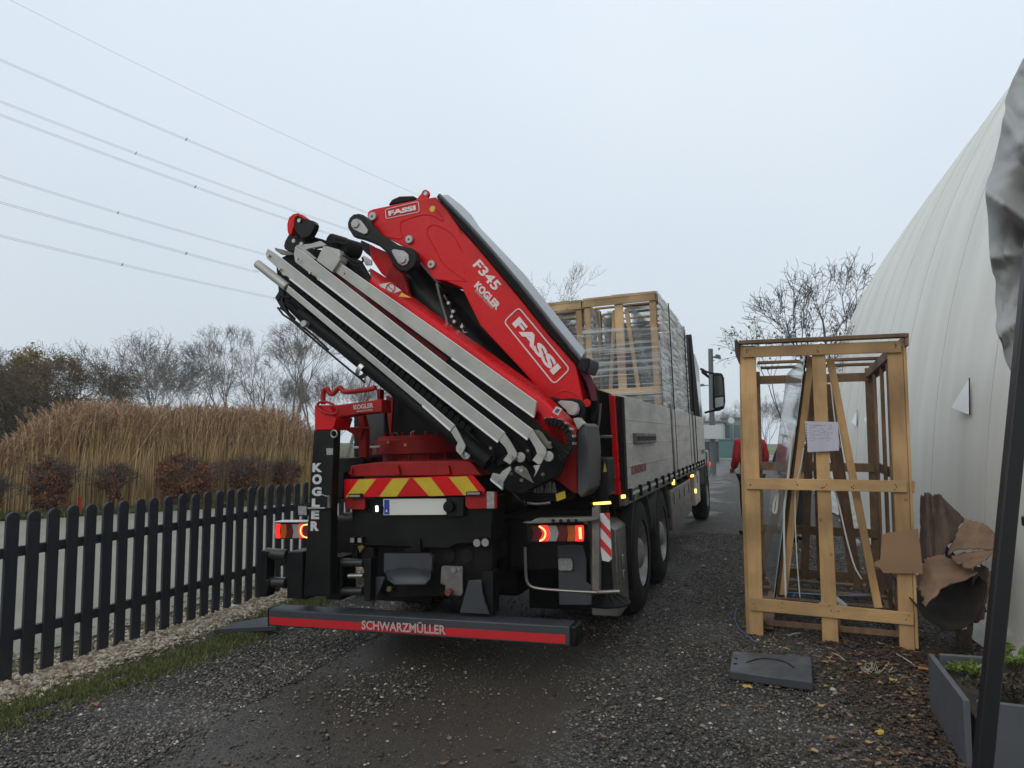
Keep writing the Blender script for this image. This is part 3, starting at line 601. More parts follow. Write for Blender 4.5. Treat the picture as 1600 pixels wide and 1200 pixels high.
for i in range(7):
    t=math.radians(100-i*18); rr=.157; p=C0+Vector((math.cos(t)*rr,0,math.sin(t)*rr)); e=Vector((-math.sin(t),0,math.cos(t)))*.009; mb.prism([p-e+Vector((0,-.012,0)),p+e+Vector((0,-.012,0)),p+e+Vector((0,.08,0)),p-e+Vector((0,.08,0))],(math.cos(t)*.004,0,math.sin(t)*.004))
mb.build('chain_rung',STEEL,o)
chain_arc((772,700),.13,60,-80,-1.99); chain_arc((815,705),.11,60,-80,-1.98)
# rail arms with lugs
def arm(k,pts,Y,m=ALU,name='guide_arm'): return plate(k,pts,Y,.014).build(name,m,TR,.002)
ar2=arm(4,((830,615),(862,560),(905,625),(965,705),(966,745),(925,825),(905,830),(858,795),(895,745),(880,700)),-2.06)
ar3=arm(4,((600,645),(640,582),(690,655),(737,735),(735,770),(700,802),(685,830),(630,795),(668,745),(650,700)),-2.08)
ar4=arm(4,((222,575),(255,530),(290,590),(335,680),(332,700),(300,762),(262,722),(262,690),(275,660)),-2.10)
arm(4,((685,842),(692,870),(640,955),(632,965),(628,1028),(528,945),(550,895),(605,908),(625,880)),-2.07); arm(4,((528,938),(620,1008),(622,1030),(530,955)),-2.10,ALUE,'arm_foot')
arm(4,((722,850),(775,838),(812,860),(868,975),(780,925),(718,878)),-2.05,STEELD); arm(4,((865,838),(920,832),(900,880),(868,930),(885,880)),-2.06)
arm(4,((862,560),(905,560),(935,580),(1015,695),(1005,708),(970,700)),-2.00,STEELD)
for (a,b),A in (((770,772),ar3),((990,765),ar2),((345,750),ar4)):
    c=path(4,((a,b),),-2.04)[0]; A2=MB().lathe([(0,.001),(0,.034),(.016,.034),(.016,.001)],c,FW,20); A2.prism([c+Vector((-.05,0,.02)),c+Vector((0,0,.034)),c+Vector((0,0,-.034)),c+Vector((-.03,0,-.02))],(0,-.016,0)); A2.build('arm_lug',ALU,A,.002)
for k in ((692,765),(758,772),(922,750),(988,762),(295,705),(345,750),(560,925),(590,950),(745,858),(775,875)):
    c=path(4,(k,),-2.095)[0]; MB().disc(c,FW,.013,.008,12).build('arm_bolt',STEEL,TR,.001)
# hoses at the boom foot, valve block at lower right
random.seed(5)
for i in range(7):
    x=1205+i*14; MB().tube(smoothp(path(4,((x-20,60+i*6),(x+40,190),(x+70+i*3,300),(x+60,430),(x+30,560)),-1.25-.02*i),2),.013,8).build('hydraulic_hose',BLKM,TR)
for i in range(3): MB().tube(smoothp(path(4,((1235+i*25,90),(1300+i*18,200),(1330+i*14,330)),-1.42),2),.009,6).build('hose_spiral_guard',mat('dark_red_hose',(.10,.012,.02),.6) if i==0 else bpy.data.materials['dark_red_hose'],TR)
mb=plate(4,((700,1040),(1120,1040),(1120,1120),(700,1130)),-1.7,.3); mb.build('valve_bank',BLKM,TR,.01)
for i in range(9):
    x=880+i*20; MB().tube(path(4,((x,1050),(x+random.uniform(-14,14),960+random.uniform(0,30))),-1.75),.008,6).build('valve_lever',STEELD,TR)
plate(4,((1040,1060),(1110,1035),(1120,1090),(1050,1118)),-1.76,.01).build('info_label',YST,TR)
for P in (((700,1035),(735,1070),(800,1130)),((820,1130),(900,1140),(1000,1128))): MB().tube(smoothp(path(4,P,-1.8),1),.010,8).build('hydraulic_pipe',STEELD,TR)
MB().tube(smoothp(path(4,((720,1050),(760,1080),(810,1160)),-1.82),1),.008,8).build('hydraulic_hose',BLKM,TR)
# ---------------------------------------------------------------- tail lights
def tail(k,segs,y0,y1,Y,body):
    o=plate(k,body,Y,.10).build('tail_light',BLKM,TR,.012)
    for x0,x1,m,bulge in segs:
        P=path(k,((x0,y0),(x1,y0),(x1+bulge,(y0+y1)/2),(x1,y1),(x0,y1),(x0+bulge,(y0+y1)/2)),Y-.012); MB().prism(P,(0,.014,0)).build('lens',m,o,.003)
    return o
t=tail(6,((712,770,LREDD,20),(770,822,LREDB,20),(824,882,LWHT,16),(886,946,LREDD,12),(950,1002,LAMB,8),(1004,1058,LREDB,4)),257,362,-2.0,((682,243),(700,238),(1055,238),(1075,255),(1082,360),(1070,378),(700,378),(688,366)))
MB().tube(smoothp(path(6,((768,262),(805,285),(812,320),(795,350),(772,358)),-2.018),2),.006,8).build('lit_ring',LHOT,t)
MB().tube(path(6,((1036,270),(1040,345)),-2.018),.010,8).build('lit_ring',LHOT,t)
plate(6,((655,238),(705,235),(745,212),(1150,205),(1150,222),(1085,232),(700,246)),-2.06,.09).build('light_cover',STEELD,TR,.004)
mb=MB()
for x in (860,910,960,1010): mb.disc(path(6,((x,226),),-2.064)[0],FW,.012,.002,10)
build_each(mb,'cover_hole',BLKM,TR)
t=tail(5,((146,178,LREDB,-4),(181,222,LAMB,8),(225,264,LREDD,8),(268,318,LWHT,10),(322,350,LREDB,-6),(352,392,LREDD,-6)),281,390,-2.0,((140,290),(155,273),(388,273),(398,280),(398,395),(160,397),(142,380)))
MB().tube(smoothp(path(5,((385,285),(345,292),(330,330),(345,375),(385,385)),-2.018),2),.005,8).build('lit_ring',LHOT,t)
MB().tube(path(5,((155,295),(150,335),(157,378)),-2.018),.008,8).build('lit_ring',LREDB,t)
plate(5,((140,262),(395,262),(400,270),(138,270)),-2.04,.1).build('light_cover',ALUE,TR,.002)
# right corner: posts, tubes, flap, warning board, locker, foot
plate(6,((1115,140),(1160,125),(1166,250),(1166,700),(1114,700)),-2.0,.05).build('corner_bar',STEELD,TR,.004)
MB().tube(smoothp(path(6,((676,400),(680,540),(684,620),(710,660),(780,675),(960,688),(1150,697)),-2.02),2),.010,10).build('guard_tube',mat('dark_steel_tube',(.16,.155,.14),.3,.7),TR)
MB().tube(path(6,((1075,700),(1300,690)),-2.0),.012,8).build('foot_bar',STEELD,TR)
plate(6,((888,390),(1000,385),(1050,390),(1075,480),(1075,630),(1112,660),(1112,780),(900,780)),-1.7,.02).build('mud_and_shade_flap',GREYP,TR,.003)
o=plate(6,((892,482),(905,475),(970,476),(985,490),(988,545),(975,555),(905,555),(895,545)),-1.73,.02).build('reflector',mat('grid_reflector',(.30,.30,.29),.35,0,(.18,.18,.17),60),TR,.003)
WBD=plate(6,((1162,178),(1230,176),(1247,478),(1225,498),(1182,488),(1168,400)),-1.98,.012).build('warning_board',WHT,TR,.002)
mb=MB()
for pts in (((1190,176),(1230,176),(1233,225),(1222,215)),((1162,218),(1238,300),(1241,352),(1164,262)),((1164,330),(1243,420),(1246,472),(1166,385))): mb.prism([tp(a,b,-1.985) for a,b in zp(6,pts)],(0,.003,0))
build_each(mb,'red_stripe',REFR,WBD)
b0=tx(966,860); b1=tx(987,850)
LB=MB().prism([(1.0,-1.05,.20),(1.22,-1.05,.20),(1.22,-1.05,.86),(1.14,-1.05,.93),(1.0,-1.05,.93)],(0,.42,0)).build('side_locker',LOCK,TR,.008)
MB().box((1.222,-.98,.28),(1.226,-.70,.80)).build('locker_door',LOCK,LB,.002)
for z in (.44,.56): MB().box((1.227,-.93,z),(1.245,-.86,z+.09)).build('latch',STEEL,LB,.004)
mb=MB().lathe([(0,.17),(.012,.175),(.02,.165),(.07,.07),(.10,.055),(.35,.05),(.9,.05)],at(*zp(6,((1212,770),))[0],Y=-1.35,M=MT),(0,0,1),28)
F_=mb.build('outrigger_foot',BLKM,TR)
c=at(*zp(6,((1212,770),))[0],Y=-1.35,M=MT); mb=MB()
for i in range(12):
    a=i*math.pi/6; mb.tube([c+Vector((math.cos(a)*.16,math.sin(a)*.16,.022)),c+Vector((math.cos(a)*.07,math.sin(a)*.07,.075))],.006,5)
mb.build('foot_rib',BLKM,F_)
guard(0,.66,.95,1.26,120,200,DARK)
# ---------------------------------------------------------------- left stabiliser
YS=-2.12
LEG=plate(0,((490,672),(522,672),(517,800),(516,932),(474,932),(478,860),(484,760)),YS,.09).build('stabiliser_leg',BLK,TR,.008)
for ch,(x0,x1,ya,yb) in zip('KOGLER',((488.5,503.5,723.5,737.5),(488,503,741,757),(487.5,502.5,761,775),(487.5,500,779,792),(486.5,499,797.5,811),(485.5,498.5,814.5,829.5))):
    P=[tp(x0,yb,YS-.002),tp(x1,yb,YS-.002),tp(x0+.5,ya,YS-.002)]; lettering(ch,P[0],P[1],P[2],mat('leg_lettering',(.5,.5,.5),.5) if 'leg_lettering' not in bpy.data.materials else bpy.data.materials['leg_lettering'],LEG,bold=.055)
plate(3,((549,702),(600,702),(600,752),(552,755)),YS-.003,.003).build('label',bpy.data.materials['label_grey'],LEG)
plate(3,((458,365),(565,365),(628,470),(600,560),(455,562)),YS-.005,.22).build('leg_cap',RED,TR,.008)
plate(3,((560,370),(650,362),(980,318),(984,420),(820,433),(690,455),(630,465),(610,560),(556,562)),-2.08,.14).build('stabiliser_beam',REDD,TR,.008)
lz('KOGLER',3,(765,402),(920,384),(762,364),-2.08,.04,TR,LETD); lz('KRANTECHNIK',3,(790,420),(915,407),(789,408),-2.08,.02,TR,LETD)
MB().tube(smoothp(path(3,((527,358),(522,300),(530,245),(560,235),(570,270),(605,282),(635,240),(660,222),(680,262),(730,262),(905,240),(935,228)),-2.05),2),.019,8).build('hose_guard',REDD,TR)
c=path(3,((560,387),),-2.14)[0]; MB().tube([c+Vector((math.cos(a)*.086+.012*math.sin(a),0,math.sin(a)*.038-.03*math.cos(a))) for a in [i*math.pi/12 for i in range(24)]],.010,8,closed=True).build('guard_ring',REDD,TR)
for pts,Y in ((((942,240),(970,240),(970,322),(944,322)),-1.95),(((797,435),(832,435),(860,560),(858,810),(830,810),(800,770)),-1.75)): plate(3,pts,Y,.06).build('red_post',REDD,TR,.004)
mb=plate(3,((680,540),(890,538),(892,550),(830,552),(815,640),(770,600),(690,552)),-1.8,.02); mb.loft(path(3,((680,540),(890,538)),-1.8),path(3,((690,536),(885,534)),-1.65)); mb.build('step_bracket',REDD,TR,0,fixn=False)
plate(3,((835,435),(1005,380),(1005,682),(838,684)),-1.5,.3).build('oil_tank',mat('dark_grey_tank',(.028,.035,.04),.5),TR,.015)
plate(3,((765,445),(795,445),(795,770),(765,770)),-1.5,.04).build('black_post',BLK,TR,.003)
plate(3,((760,686),(985,680),(985,697),(760,705)),-1.55,.03).build('cross_bar',STEEL,TR,.003)
for P in (((870,810),(875,740)),((940,740),(940,700))): MB().tube(path(3,P,-1.6),.012,8).build('hydraulic_pipe',STEELD,TR)
plate(3,((600,780),(820,770),(835,790),(835,860),(690,900),(690,1090),(660,1100),(600,1100)),-1.8,.3).build('beam_housing',BLK,TR,.01)
c=path(3,((610,590),),YS-.01)[0]; MB().tube([c+Vector((math.cos(a)*.026,0,math.sin(a)*.026)) for a in [i*math.pi/10 for i in range(20)]],.006,6,closed=True).build('shackle',STEEL,TR)
MB().tube(path(5,((548,75),(548,160)),YS-.01),.012,8).build('lock_pin',STEELD,TR); MB().tube(smoothp(path(5,((480,55),(530,75),(548,72)),YS-.02),1),.003,5).build('safety_wire',STEEL,TR)
plate(5,((385,158),(515,158),(515,170),(385,170)),YS-.04,.03).build('grab_handle',STEEL,TR,.002)
o=plate(5,((308,142),(385,140),(388,222),(312,224)),-2.1,.05).build('work_lamp',BLKM,TR,.006); plate(5,((316,150),(378,148),(380,215),(318,216)),-2.106,.006).build('lens',bpy.data.materials['grid_reflector'],o)
MB().tube(path(5,((345,140),(372,128),(382,60)),-2.07),.006,6).build('lamp_cable',BLKM,TR)
mb=MB()
for P,r in ((((85,500),(235,515)),.042),(((75,718),(230,722)),.04),(((650,570),(810,575)),.03),(((650,785),(805,785)),.03)): mb.tube(path(5,P,-2.0),r,16)
build_each(mb,'beam_tube',mat('tube_black',(.02,.02,.02),.35),TR)
MB().tube(path(5,((695,672),(806,670)),-2.02),.018,12).build('stroke_rod',STEEL,TR)
mb=plate(5,((35,480),(100,490),(82,500),(75,700),(100,705),(75,830),(22,830)),-2.05,.1); mb.prism([tp(a,b,-2.05) for a,b in zp(5,((235,490),(350,490),(345,845),(230,840)))],(0,.2,0)); mb.prism([tp(a,b,-2.02) for a,b in zp(5,((530,525),(640,530),(640,855),(525,850)))],(0,.2,0)); mb.prism([tp(a,b,-2.05) for a,b in zp(5,((805,545),(860,540),(858,862),(808,862)))],(0,.1,0)); mb.prism([tp(a,b,-1.9) for a,b in zp(5,((350,480),(380,480),(380,850),(345,850)))],(0,.1,0))
build_each(mb,'beam_bracket',BLK,TR,.008)
plate(5,((475,0),(555,0),(560,520),(470,520)),-2.0,.1).build('inner_sleeve',BLK,TR,.006)
o=plate(5,((556,325),(604,325),(604,512),(552,512)),-1.98,.012).build('warning_board',WHT,TR,.002)
mb=MB()
for pts in (((568,325),(604,325),(604,400),(566,345)),((556,375),(604,450),(604,512),(590,512),(556,440))): mb.prism([tp(a,b,-1.985) for a,b in zp(5,pts)],(0,.003,0))
build_each(mb,'red_stripe',REFR,o)
plate(5,((556,198),(592,198),(592,265),(556,265)),-1.98,.02).build('side_reflector',WHT,TR,.003)
mb=plate(5,((715,420),(760,420),(760,560),(715,560)),-1.9,.06); mb.prism([tp(a,b,-1.92) for a,b in zp(5,((800,450),(880,460),(880,570),(800,570)))],(0,.1,0)); build_each(mb,'socket_box',DARK,TR,.006)
plate(5,((760,450),(785,440),(808,455),(775,505)),-1.95,.03).build('socket_cap',bpy.data.materials['dirty_yellow'],TR,.006)
MB().tube(smoothp(path(5,((660,210),(712,205),(712,190)),-1.95),1),.015,8).build('hydraulic_pipe',STEEL,TR)

# black flaps and boxes added to stand for the deep shade under the truck
for x0,x1 in ((-1.2,-.55),(.38,.99)): MB().box((x0,-.74,.16),(x1,-.72,1.0)).build('mud_and_shade_flap',BLKM,TR,.003)
MB().box((-.5,-.95,.30),(.36,-.6,.80)).build('under_shade_block',DARK,TR,.02)
for x0,x1 in ((-1.15,-.5),(.5,1.0)): MB().box((x0,-1.5,.62),(x1,-.8,1.0)).build('under_shade_box',DARK,TR,.02)

# small fittings inside the dark end of the folded boom
random.seed(9)
for i,P in enumerate((((560,600),(640,700),(660,800),(740,860)),((500,640),(560,720),(560,800)),((780,640),(830,700),(850,780)),((620,560),(700,640),(760,720),(840,800)),((340,560),(430,640),(520,760),(560,830)))):
    MB().tube(smoothp(path(4,P,-2.0),2),.010,8).build('hydraulic_hose',DARK,TR)
for q in ((400,700),(540,700),(830,720),(700,900),(780,950),(1000,660),(945,905)):
    MB().disc(path(4,(q,),-1.99)[0],FW,.012,.02,8).build('fitting',STEELD,TR)
for P in (((520,560),(600,640),(690,700)),((900,560),(990,690))): MB().tube(path(4,P,-1.995),.005,6).build('edge_strip',STEELD,TR)
plate(4,((640,690),(730,800),(700,815),(625,720)),-1.975,.02).build('end_plate',bpy.data.materials['grey_end_cover'],TR,.003)

# road film: grey-brown dried spatter on the bar and panels (real specks of mud)
random.seed(21); mb=MB(); MUD=mat('dried_mud',(.10,.08,.06),.95)
for i in range(160):
    x=random.uniform(xl+.02,xr-.02); z=random.uniform(zb,zt-.012); r=random.uniform(.0012,.0035); mb.disc((x,-2.0545,z),FW,r,.0015,5)
tag(mb.build('mud_spatter',MUD,BAR),kind='stuff')
mb=MB()
for i in range(140):
    y=random.uniform(-.6,7.2); z=1.14+abs(random.gauss(0,.12)); mb.disc((XS+.001,y,z),(1,0,0),random.uniform(.002,.007),.001,5)
tag(mb.build('mud_spatter',MUD,TR),kind='stuff')
# ================================================================ glass crates on the truck (own top-level things)
def crate_on_truck(x0,x1,y0,y1,z0,z1,label,seed):
    R_=random.Random(seed); ex,ey=(x0+x1)/2,(y0+y1)/2
    root=empty('glass_crate',M=MT@Matrix.Translation((ex,ey,z0))); tag(root,label,'crate','glass crates wrapped in film on the truck bed')
    w,l,h=(x1-x0)/2,(y1-y0)/2,z1-z0; pw=.075; t=.03
    fr=MB()
    for yy in (-l,l-t):
        for xx in (-w,w-pw): fr.box((xx,yy,0),(xx+pw,yy+t,h))
        fr.box((-.06,yy,h*.47),(.045,yy+t,h))
    for xx in (-w-.002,w-.028):
        for i in range(4):
            yy=-l+t+(2*l-2*t-pw)*i/3; fr.box((xx,yy,0),(xx+.03,yy+pw,h))
    build_each(fr,'post',WOODL,root,.003)
    rl=MB()
    for yy in (-l-.022,l):
        for z in (.0,h*.44,h-.10): rl.box((-w-.004,yy,z),(w+.004,yy+.022,z+.09))
    for yy in (-l-.028,): rl.box((-w-.006,yy,h-.015),(w+.006,yy+.1,h+.015))
    for xx in (-w-.024,w+.003):
        for z in (0,h*.44,h-.1): rl.box((xx,-l+.01,z),(xx+.02,l-.01,z+.09))
    for i in range(5):
        yy=-l+.12+(2*l-.3)*i/4; rl.box((-w,yy,h-.013),(w,yy+.07,h+.01))
    build_each(rl,'rail',WOODL,root,.003)
    br=MB()
    for yy in (-l+.06,l-.14):
        for s in (-1,1):
            br.prism([(s*.05,yy,h*.93),(s*.10,yy,h*.93),(s*.30,yy,.06),(s*.25,yy,.06)],(0,.05,0))
    build_each(br,'brace',WOODL,root,.003)
    for s in (-1,1):
        g=MB()
        for k in range(3):
            o_=k*.022; g.prism([(s*(.12+o_),-l+.08,h*.93),(s*(.135+o_),-l+.08,h*.93),(s*(.345+o_),-l+.08,.08),(s*(.33+o_),-l+.08,.08)],(0,2*l-.16,0))
        g.build('glass_pane',GLASS,root)
    f=MB(); n=24
    f.add([(-w-.03,-l-.04,.0),(w+.03,-l-.04,.0),(w+.03,-l-.04,h*.80),(-w-.03,-l-.04,h*.84)],[(0,1,2,3)])
    f.build('film_wrap',FILM,root,fixn=False)
    f=MB(); A=[];B=[]
    for i in range(n+1):
        y=-l-.04+(2*l+.08)*i/n; A.append(Vector((w+.035+R_.uniform(-.006,.012),y,0))); B.append(Vector((w+.033+R_.uniform(-.004,.008),y,h+.01)))
    f.loft(A,B); A2=[Vector((-w*.2,b.y,h+.018+R_.uniform(0,.012))) for b in B]; f.loft(B,A2); f.build('film_wrap',FILMS,root,fixn=False)
    st=MB()
    for yy in ((-l*.2,) if seed<3 else (l*.2,)): st.tube([(w+.05,yy,0),(w+.05,yy,h+.02),(0,yy,h+.03)],.008,5)
    st.build('strap',BLKM,root)
    return root
zt=2.75
crate_on_truck(.30,1.20,2.05,4.30,1.13,3.36,'tall pine crate in clear film at the rear right of the truck bed',1)
crate_on_truck(-.72,.26,2.06,4.35,1.13,3.35,'pine glass crate on the truck mostly hidden behind the boom cover, leftmost of the three',2)
crate_on_truck(.30,1.20,4.40,5.15,1.13,3.33,'narrow glass crate nearest the black headboard of the truck',3)
# ================================================================ standing glass crate
CM=Matrix.Translation((0,6.03,0))@Matrix.Rotation(-math.atan((1250-1172)/FX*.9),4,'Z')
CR=empty('wooden_crate',M=CM); tag(CR,'open pine transport crate on the gravel beside the white dome, one glass pane inside','crate')
def cp(px,py,y): return at(px,py,Y=y,M=CM)
def cplate(pts,y,th,name='post',m=WOOD,b=.003): return MB().prism([cp(a,b_,y) for a,b_ in pts],(0,th,0)).build(name,m,CR,b)
Z1=(1120,500,4.7059); Z2=(1120,740,4.0)
def z1(*p): return [(Z1[0]+a/Z1[2],Z1[1]+b/Z1[2]) for a,b in p]
def z2(*p): return [(Z2[0]+a/Z2[2],Z2[1]+b/Z2[2]) for a,b in p]
# front frame
cplate([(1155.5,540),(1180,540),(1187,750),(1193,996),(1172,996),(1163,750)],0,.03)
cplate([(1155.0,540),(1163,545),(1170,750),(1175,992),(1166,992),(1158,750)],.002,.09,'corner_board')
cplate([(1268,540),(1289.5,540),(1297,740),(1311,1008),(1285,1005),(1276,740)],0,.03)
cplate([(1386,540),(1410,540),(1420,750),(1430,1016),(1406,1014),(1396,750)],0,.03)
cplate([(1410.5,535),(1416,535),(1425,750),(1436,1014),(1430.5,1014),(1420.5,750)],.002,.10,'corner_board')
cplate(z1((190,198),(1355,152),(1357,238),(1280,240),(190,275)),-.025,.022,'rail',WOODH)
cplate(z2((185,28),(1190,45),(1190,118),(185,97)),-.025,.022,'rail',WOODH)
cplate(z2((1213,46),(1240,48),(1240,124),(1213,121)),.03,.5,'rail',WOODH)
cplate(z2((210,775),(1232,872),(1232,950),(210,855)),-.025,.022,'rail',WOODH)
cplate(z2((290,915),(1142,986),(1142,1024),(290,946)),.06,.03,'rail',WOODD)
cplate(z1((160,150),(1388,95),(1412,96),(1412,122),(165,176)),-.06,.09,'cap_board',WOODD)
cplate(z1((128,150),(150,150),(165,176),(163,320),(135,250)),-.04,2.2,'edge_board',mat('dark_board',(.05,.035,.028),.8))
cplate(z1((1385,98),(1413,98),(1413,188),(1385,192)),-.05,2.2,'edge_board',WOODD)
# rest of the frame behind, built in the crate's own space
Wd=1.12; H_=2.30; D=2.05
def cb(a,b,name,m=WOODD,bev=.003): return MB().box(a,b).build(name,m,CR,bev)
for x in (-.10,.50,1.02): cb((x,D,0.02),(x+.085,D+.03,H_),'post')
for z in (.10,.55,1.22,2.16): cb((-.10,D-.024,z),(Wd,D-.002,z+.09),'rail')
for i,y in enumerate((.95,1.5)): cb((0.02,y,H_-.02),(Wd+.04,y+.08,H_+.005),'roof_slat')
for z in (.08,1.24,2.17):
    cb((1.075,.04,z),(1.10,D+.02,z+.085),'side_rail'); 
    if z<2: cb((-.09,.12,z),(-.07,D-.03,z+.085),'side_rail')
cb((1.03,.04,H_-.10),(1.07,D-.03,H_-.02),'side_rail')
for y in (.30,.80,1.45): cb((1.045,y,.02),(1.07,y+.09,H_-.10),'side_slat')
for y in (.35,.8,1.25,1.7): cb((.0,y,.10),(Wd,y+.09,.125),'floor_board')
for x in (.05,.55,1.03): cb((x,.09,.03),(x+.09,D-.03,.10),'skid')
# A-frame
def ab(p,q,w,y,th=.04,m=WOOD,name='brace'):
    (a,b),(c,d)=p,q; return cplate([(a,b),(a+w,b),(c+w*1.1,d),(c,d)],y,th,name,m)
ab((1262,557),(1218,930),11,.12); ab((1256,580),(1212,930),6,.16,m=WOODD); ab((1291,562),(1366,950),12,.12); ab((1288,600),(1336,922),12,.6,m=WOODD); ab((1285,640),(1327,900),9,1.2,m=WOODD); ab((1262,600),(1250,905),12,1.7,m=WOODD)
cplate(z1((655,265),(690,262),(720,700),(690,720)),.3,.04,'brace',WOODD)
# glass pane, leaning
a=cp(1257,556,.10); b=cp(1208,934,.10)
g=MB().prism([a,a+Vector((.007,0,0)),b+Vector((.007,0,0)),b],(-.17,1.8,0)).build('glass_pane',GLASS2,CR)
MB().prism([a+Vector((.008,-.002,0)),a+Vector((.020,-.002,0)),b+Vector((.020,-.002,0)),b+Vector((.008,-.002,0))],(0,.012,0)).build('edge_seal',BLKM,g)
# print on the glass: pale label rectangles
# document sheet
DOC=cplate([(1257.5,658),(1309.5,659.5),(1311,704),(1262,706.5)],-.045,.004,'document',mat('paper',(.50,.49,.56),.5,0,(.42,.41,.48),5,bump=.001,bscale=8),0)
mb=MB(); rr=random.Random(3)
for i in range(9):
    y=664+i*3.0; x=1264+rr.uniform(0,3)
    while x<1300-i*.6:
        w=rr.uniform(1,5); 
        if rr.random()<.7: mb.prism([cp(x,y,-.047),cp(x+w,y,-.047),cp(x+w,y+.9,-.047),cp(x,y+.9,-.047)],(0,.001,0))
        x+=w+rr.uniform(.8,2.5)
mb.build('print_line',mat('print_grey',(.26,.25,.30),.6),DOC)
mb=MB()
for i in range(9): mb.disc(cp(1259.6+i*.22,663+i*4.4,-.046),(0,-1,0),.004,.002,8)
mb.build('punch_hole',BLKM,DOC)
# cardboard pieces, tape, straps
zc=lambda *p:[(1340+a/2.608,740+b/2.608) for a,b in p]
cplate(zc((98,252),(125,240),(170,236),(246,224),(258,320),(266,408),(105,405),(92,385),(72,378),(68,362),(92,350),(96,300)),-.04,.006,'cardboard_flap',mat('cardboard_light',(.30,.185,.10),.85,0,(.24,.14,.075),3),0)
cplate(zc((60,390),(130,395),(130,470),(80,485),(30,470)),.5,.01,'cardboard_flap',CARDD,0)
TAPE=mat('white_tape',(.55,.54,.50),.5)
for P,w in ((((1236,680),(1228,760),(1222,800),(1226,935)),.016),(((1255,700),(1250,730),(1240,765),(1243,860),(1249,935)),.008),(((1292,740),(1303,760),(1330,880),(1345,905)),.012),(((1297,600),(1303,660),(1312,700)),.010),(((1212,765),(1205,800),(1211,805),(1214,770)),.016)):
    c=smoothp([cp(x,y,.08) for x,y in P],2); mb=MB(); mb.loft(c,[q+Vector((w,-.004,0)) for q in c]); o=mb.build('tape',TAPE,CR,0,fixn=False); s=o.modifiers.new('s','SOLIDIFY'); s.thickness=.002
MB().tube([cp(1222,925,.3),cp(1300,930,.3),cp(1355,930,.3)],.004,5).build('cord',mat('blue_cord',(.15,.3,.5),.6),CR)
mb=MB(); mb.tube([(.5,.5,.16),(.62,.62,.19),(.7,.6,.15)],[.03,.045,.02],8); mb.tube([(.8,1.1,.6),(.84,1.15,.62)],[.03,.03],8)
build_each(mb,'film_scrap',mat('white_film_scrap',(.6,.6,.6),.5),CR)
mb=MB()
for x,y,y2 in ((1,.2,.5),(1,.45,.55)): pass
nl=[]
rr=random.Random(8); mb=MB()
for (px,py) in [(1166+3*rr.random(),545+6*rr.random()) for _ in range(4)]+[(1398+4*rr.random(),536+8*rr.random()) for _ in range(5)]+[(1276+6*rr.random(),542+8*rr.random()) for _ in range(4)]+[(1170+6*rr.random(),751+10*rr.random()) for _ in range(3)]+[(1243+3*rr.random(),752+10*rr.random()) for _ in range(3)]+[(1281+12*rr.random(),754+9*rr.random()) for _ in range(4)]+[(1330+5*rr.random(),754+10*rr.random()) for _ in range(4)]+[(1398+6*rr.random(),756+10*rr.random()) for _ in range(3)]+[(1222,942),(1222,950),(1296,946),(1299,954),(1310,955),(1416,968),(1420,962),(1178,943),(1181,950)]:
    mb.disc(cp(px,py,-.027),(0,-1,0),.0045,.002,6)
mb.build('nail_head',BLKM,CR)
# ================================================================ loose things by the crate
def ground_pt(px,py): 
    p=at(px,py,Z=0); return at(px,py,Z=zf(p.x)) if p.x<-.9 else p
# light and dark brown sheets in a heap
def sheet(corners,name,label,bend,seed,m,grp=None,n=22,th=.009):
    # corners: four (px,py,Y) in order; the sheet bulges by 'bend' metres
    P=[at(a,b,Y=y) for a,b,y in corners]; base=(P[0]+P[1]+P[2]+P[3])/4; nn=(P[1]-P[0]).cross(P[3]-P[0]).normalized()
    if nn.y>0: nn=-nn
    V=[];Fc=[]
    for j in range(n+1):
        for i in range(n+1):
            u,v=i/n,j/n; p=(P[0]*(1-u)+P[1]*u)*(1-v)+(P[3]*(1-u)+P[2]*u)*v
            e=.012*mnoise.noise(Vector((u*3+seed,v*3,seed)))+.008*mnoise.noise(Vector((u*11,v*9,seed)))+bend*.8*max(0,.38-abs(u+.25*v-.55))*2.0
            ed=.03*mnoise.noise(Vector((u*9+seed,v*9,1.5)))*(1 if i in (0,n) or j in (0,n) else .2); q=p+nn*(bend*.25*math.sin(math.pi*u)+e)+(P[2]-P[0]).normalized()*ed
            V.append(q-base)
    for j in range(n):
        for i in range(n): a=j*(n+1)+i; Fc.append((a,a+1,a+n+2,a+n+1))
    mb=MB(); mb.add(V,Fc); o=mb.build(name,m,None,0,fixn=False); o.location=base; s=o.modifiers.new('s','SOLIDIFY'); s.thickness=th
    tag(o,label,'cardboard',grp); return o
gs='curled cardboard sheets heaped by the dome'
cc=lambda *p:zc(*p)
def sh(c4,ys,label,bend,seed,m): 
    q=zc(*c4); return sheet([(a,b,y) for (a,b),y in zip(q,ys)],'cardboard_sheet',label,bend,seed,m,gs)
sh(((258,98),(300,90),(345,340),(252,370)),(6.55,6.55,6.35,6.3),'dark cardboard sheet standing upright at the back of the heap, against the dome wall',.10,1,CARDD)
sh(((300,90),(340,96),(432,184),(330,350)),(6.5,6.5,6.6,6.35),'dark brown cardboard sheet folded back at the top of the heap',.10,2,CARDD)
sh(((436,186),(572,262),(560,310),(368,335)),(6.35,6.2,5.95,6.1),'light brown ragged cardboard sheet on the right of the heap, beside the black pole',.08,3,CARD)
sh(((556,300),(568,312),(462,392),(375,338)),(5.96,5.98,5.9,6.08),'lower fold of light brown cardboard under the ragged sheet beside the pole',.03,9,CARD)
sh(((236,440),(330,332),(490,404),(285,548)),(6.1,6.3,6.0,5.72),'large light brown cardboard sheet lying across the front of the heap',.07,4,CARD)
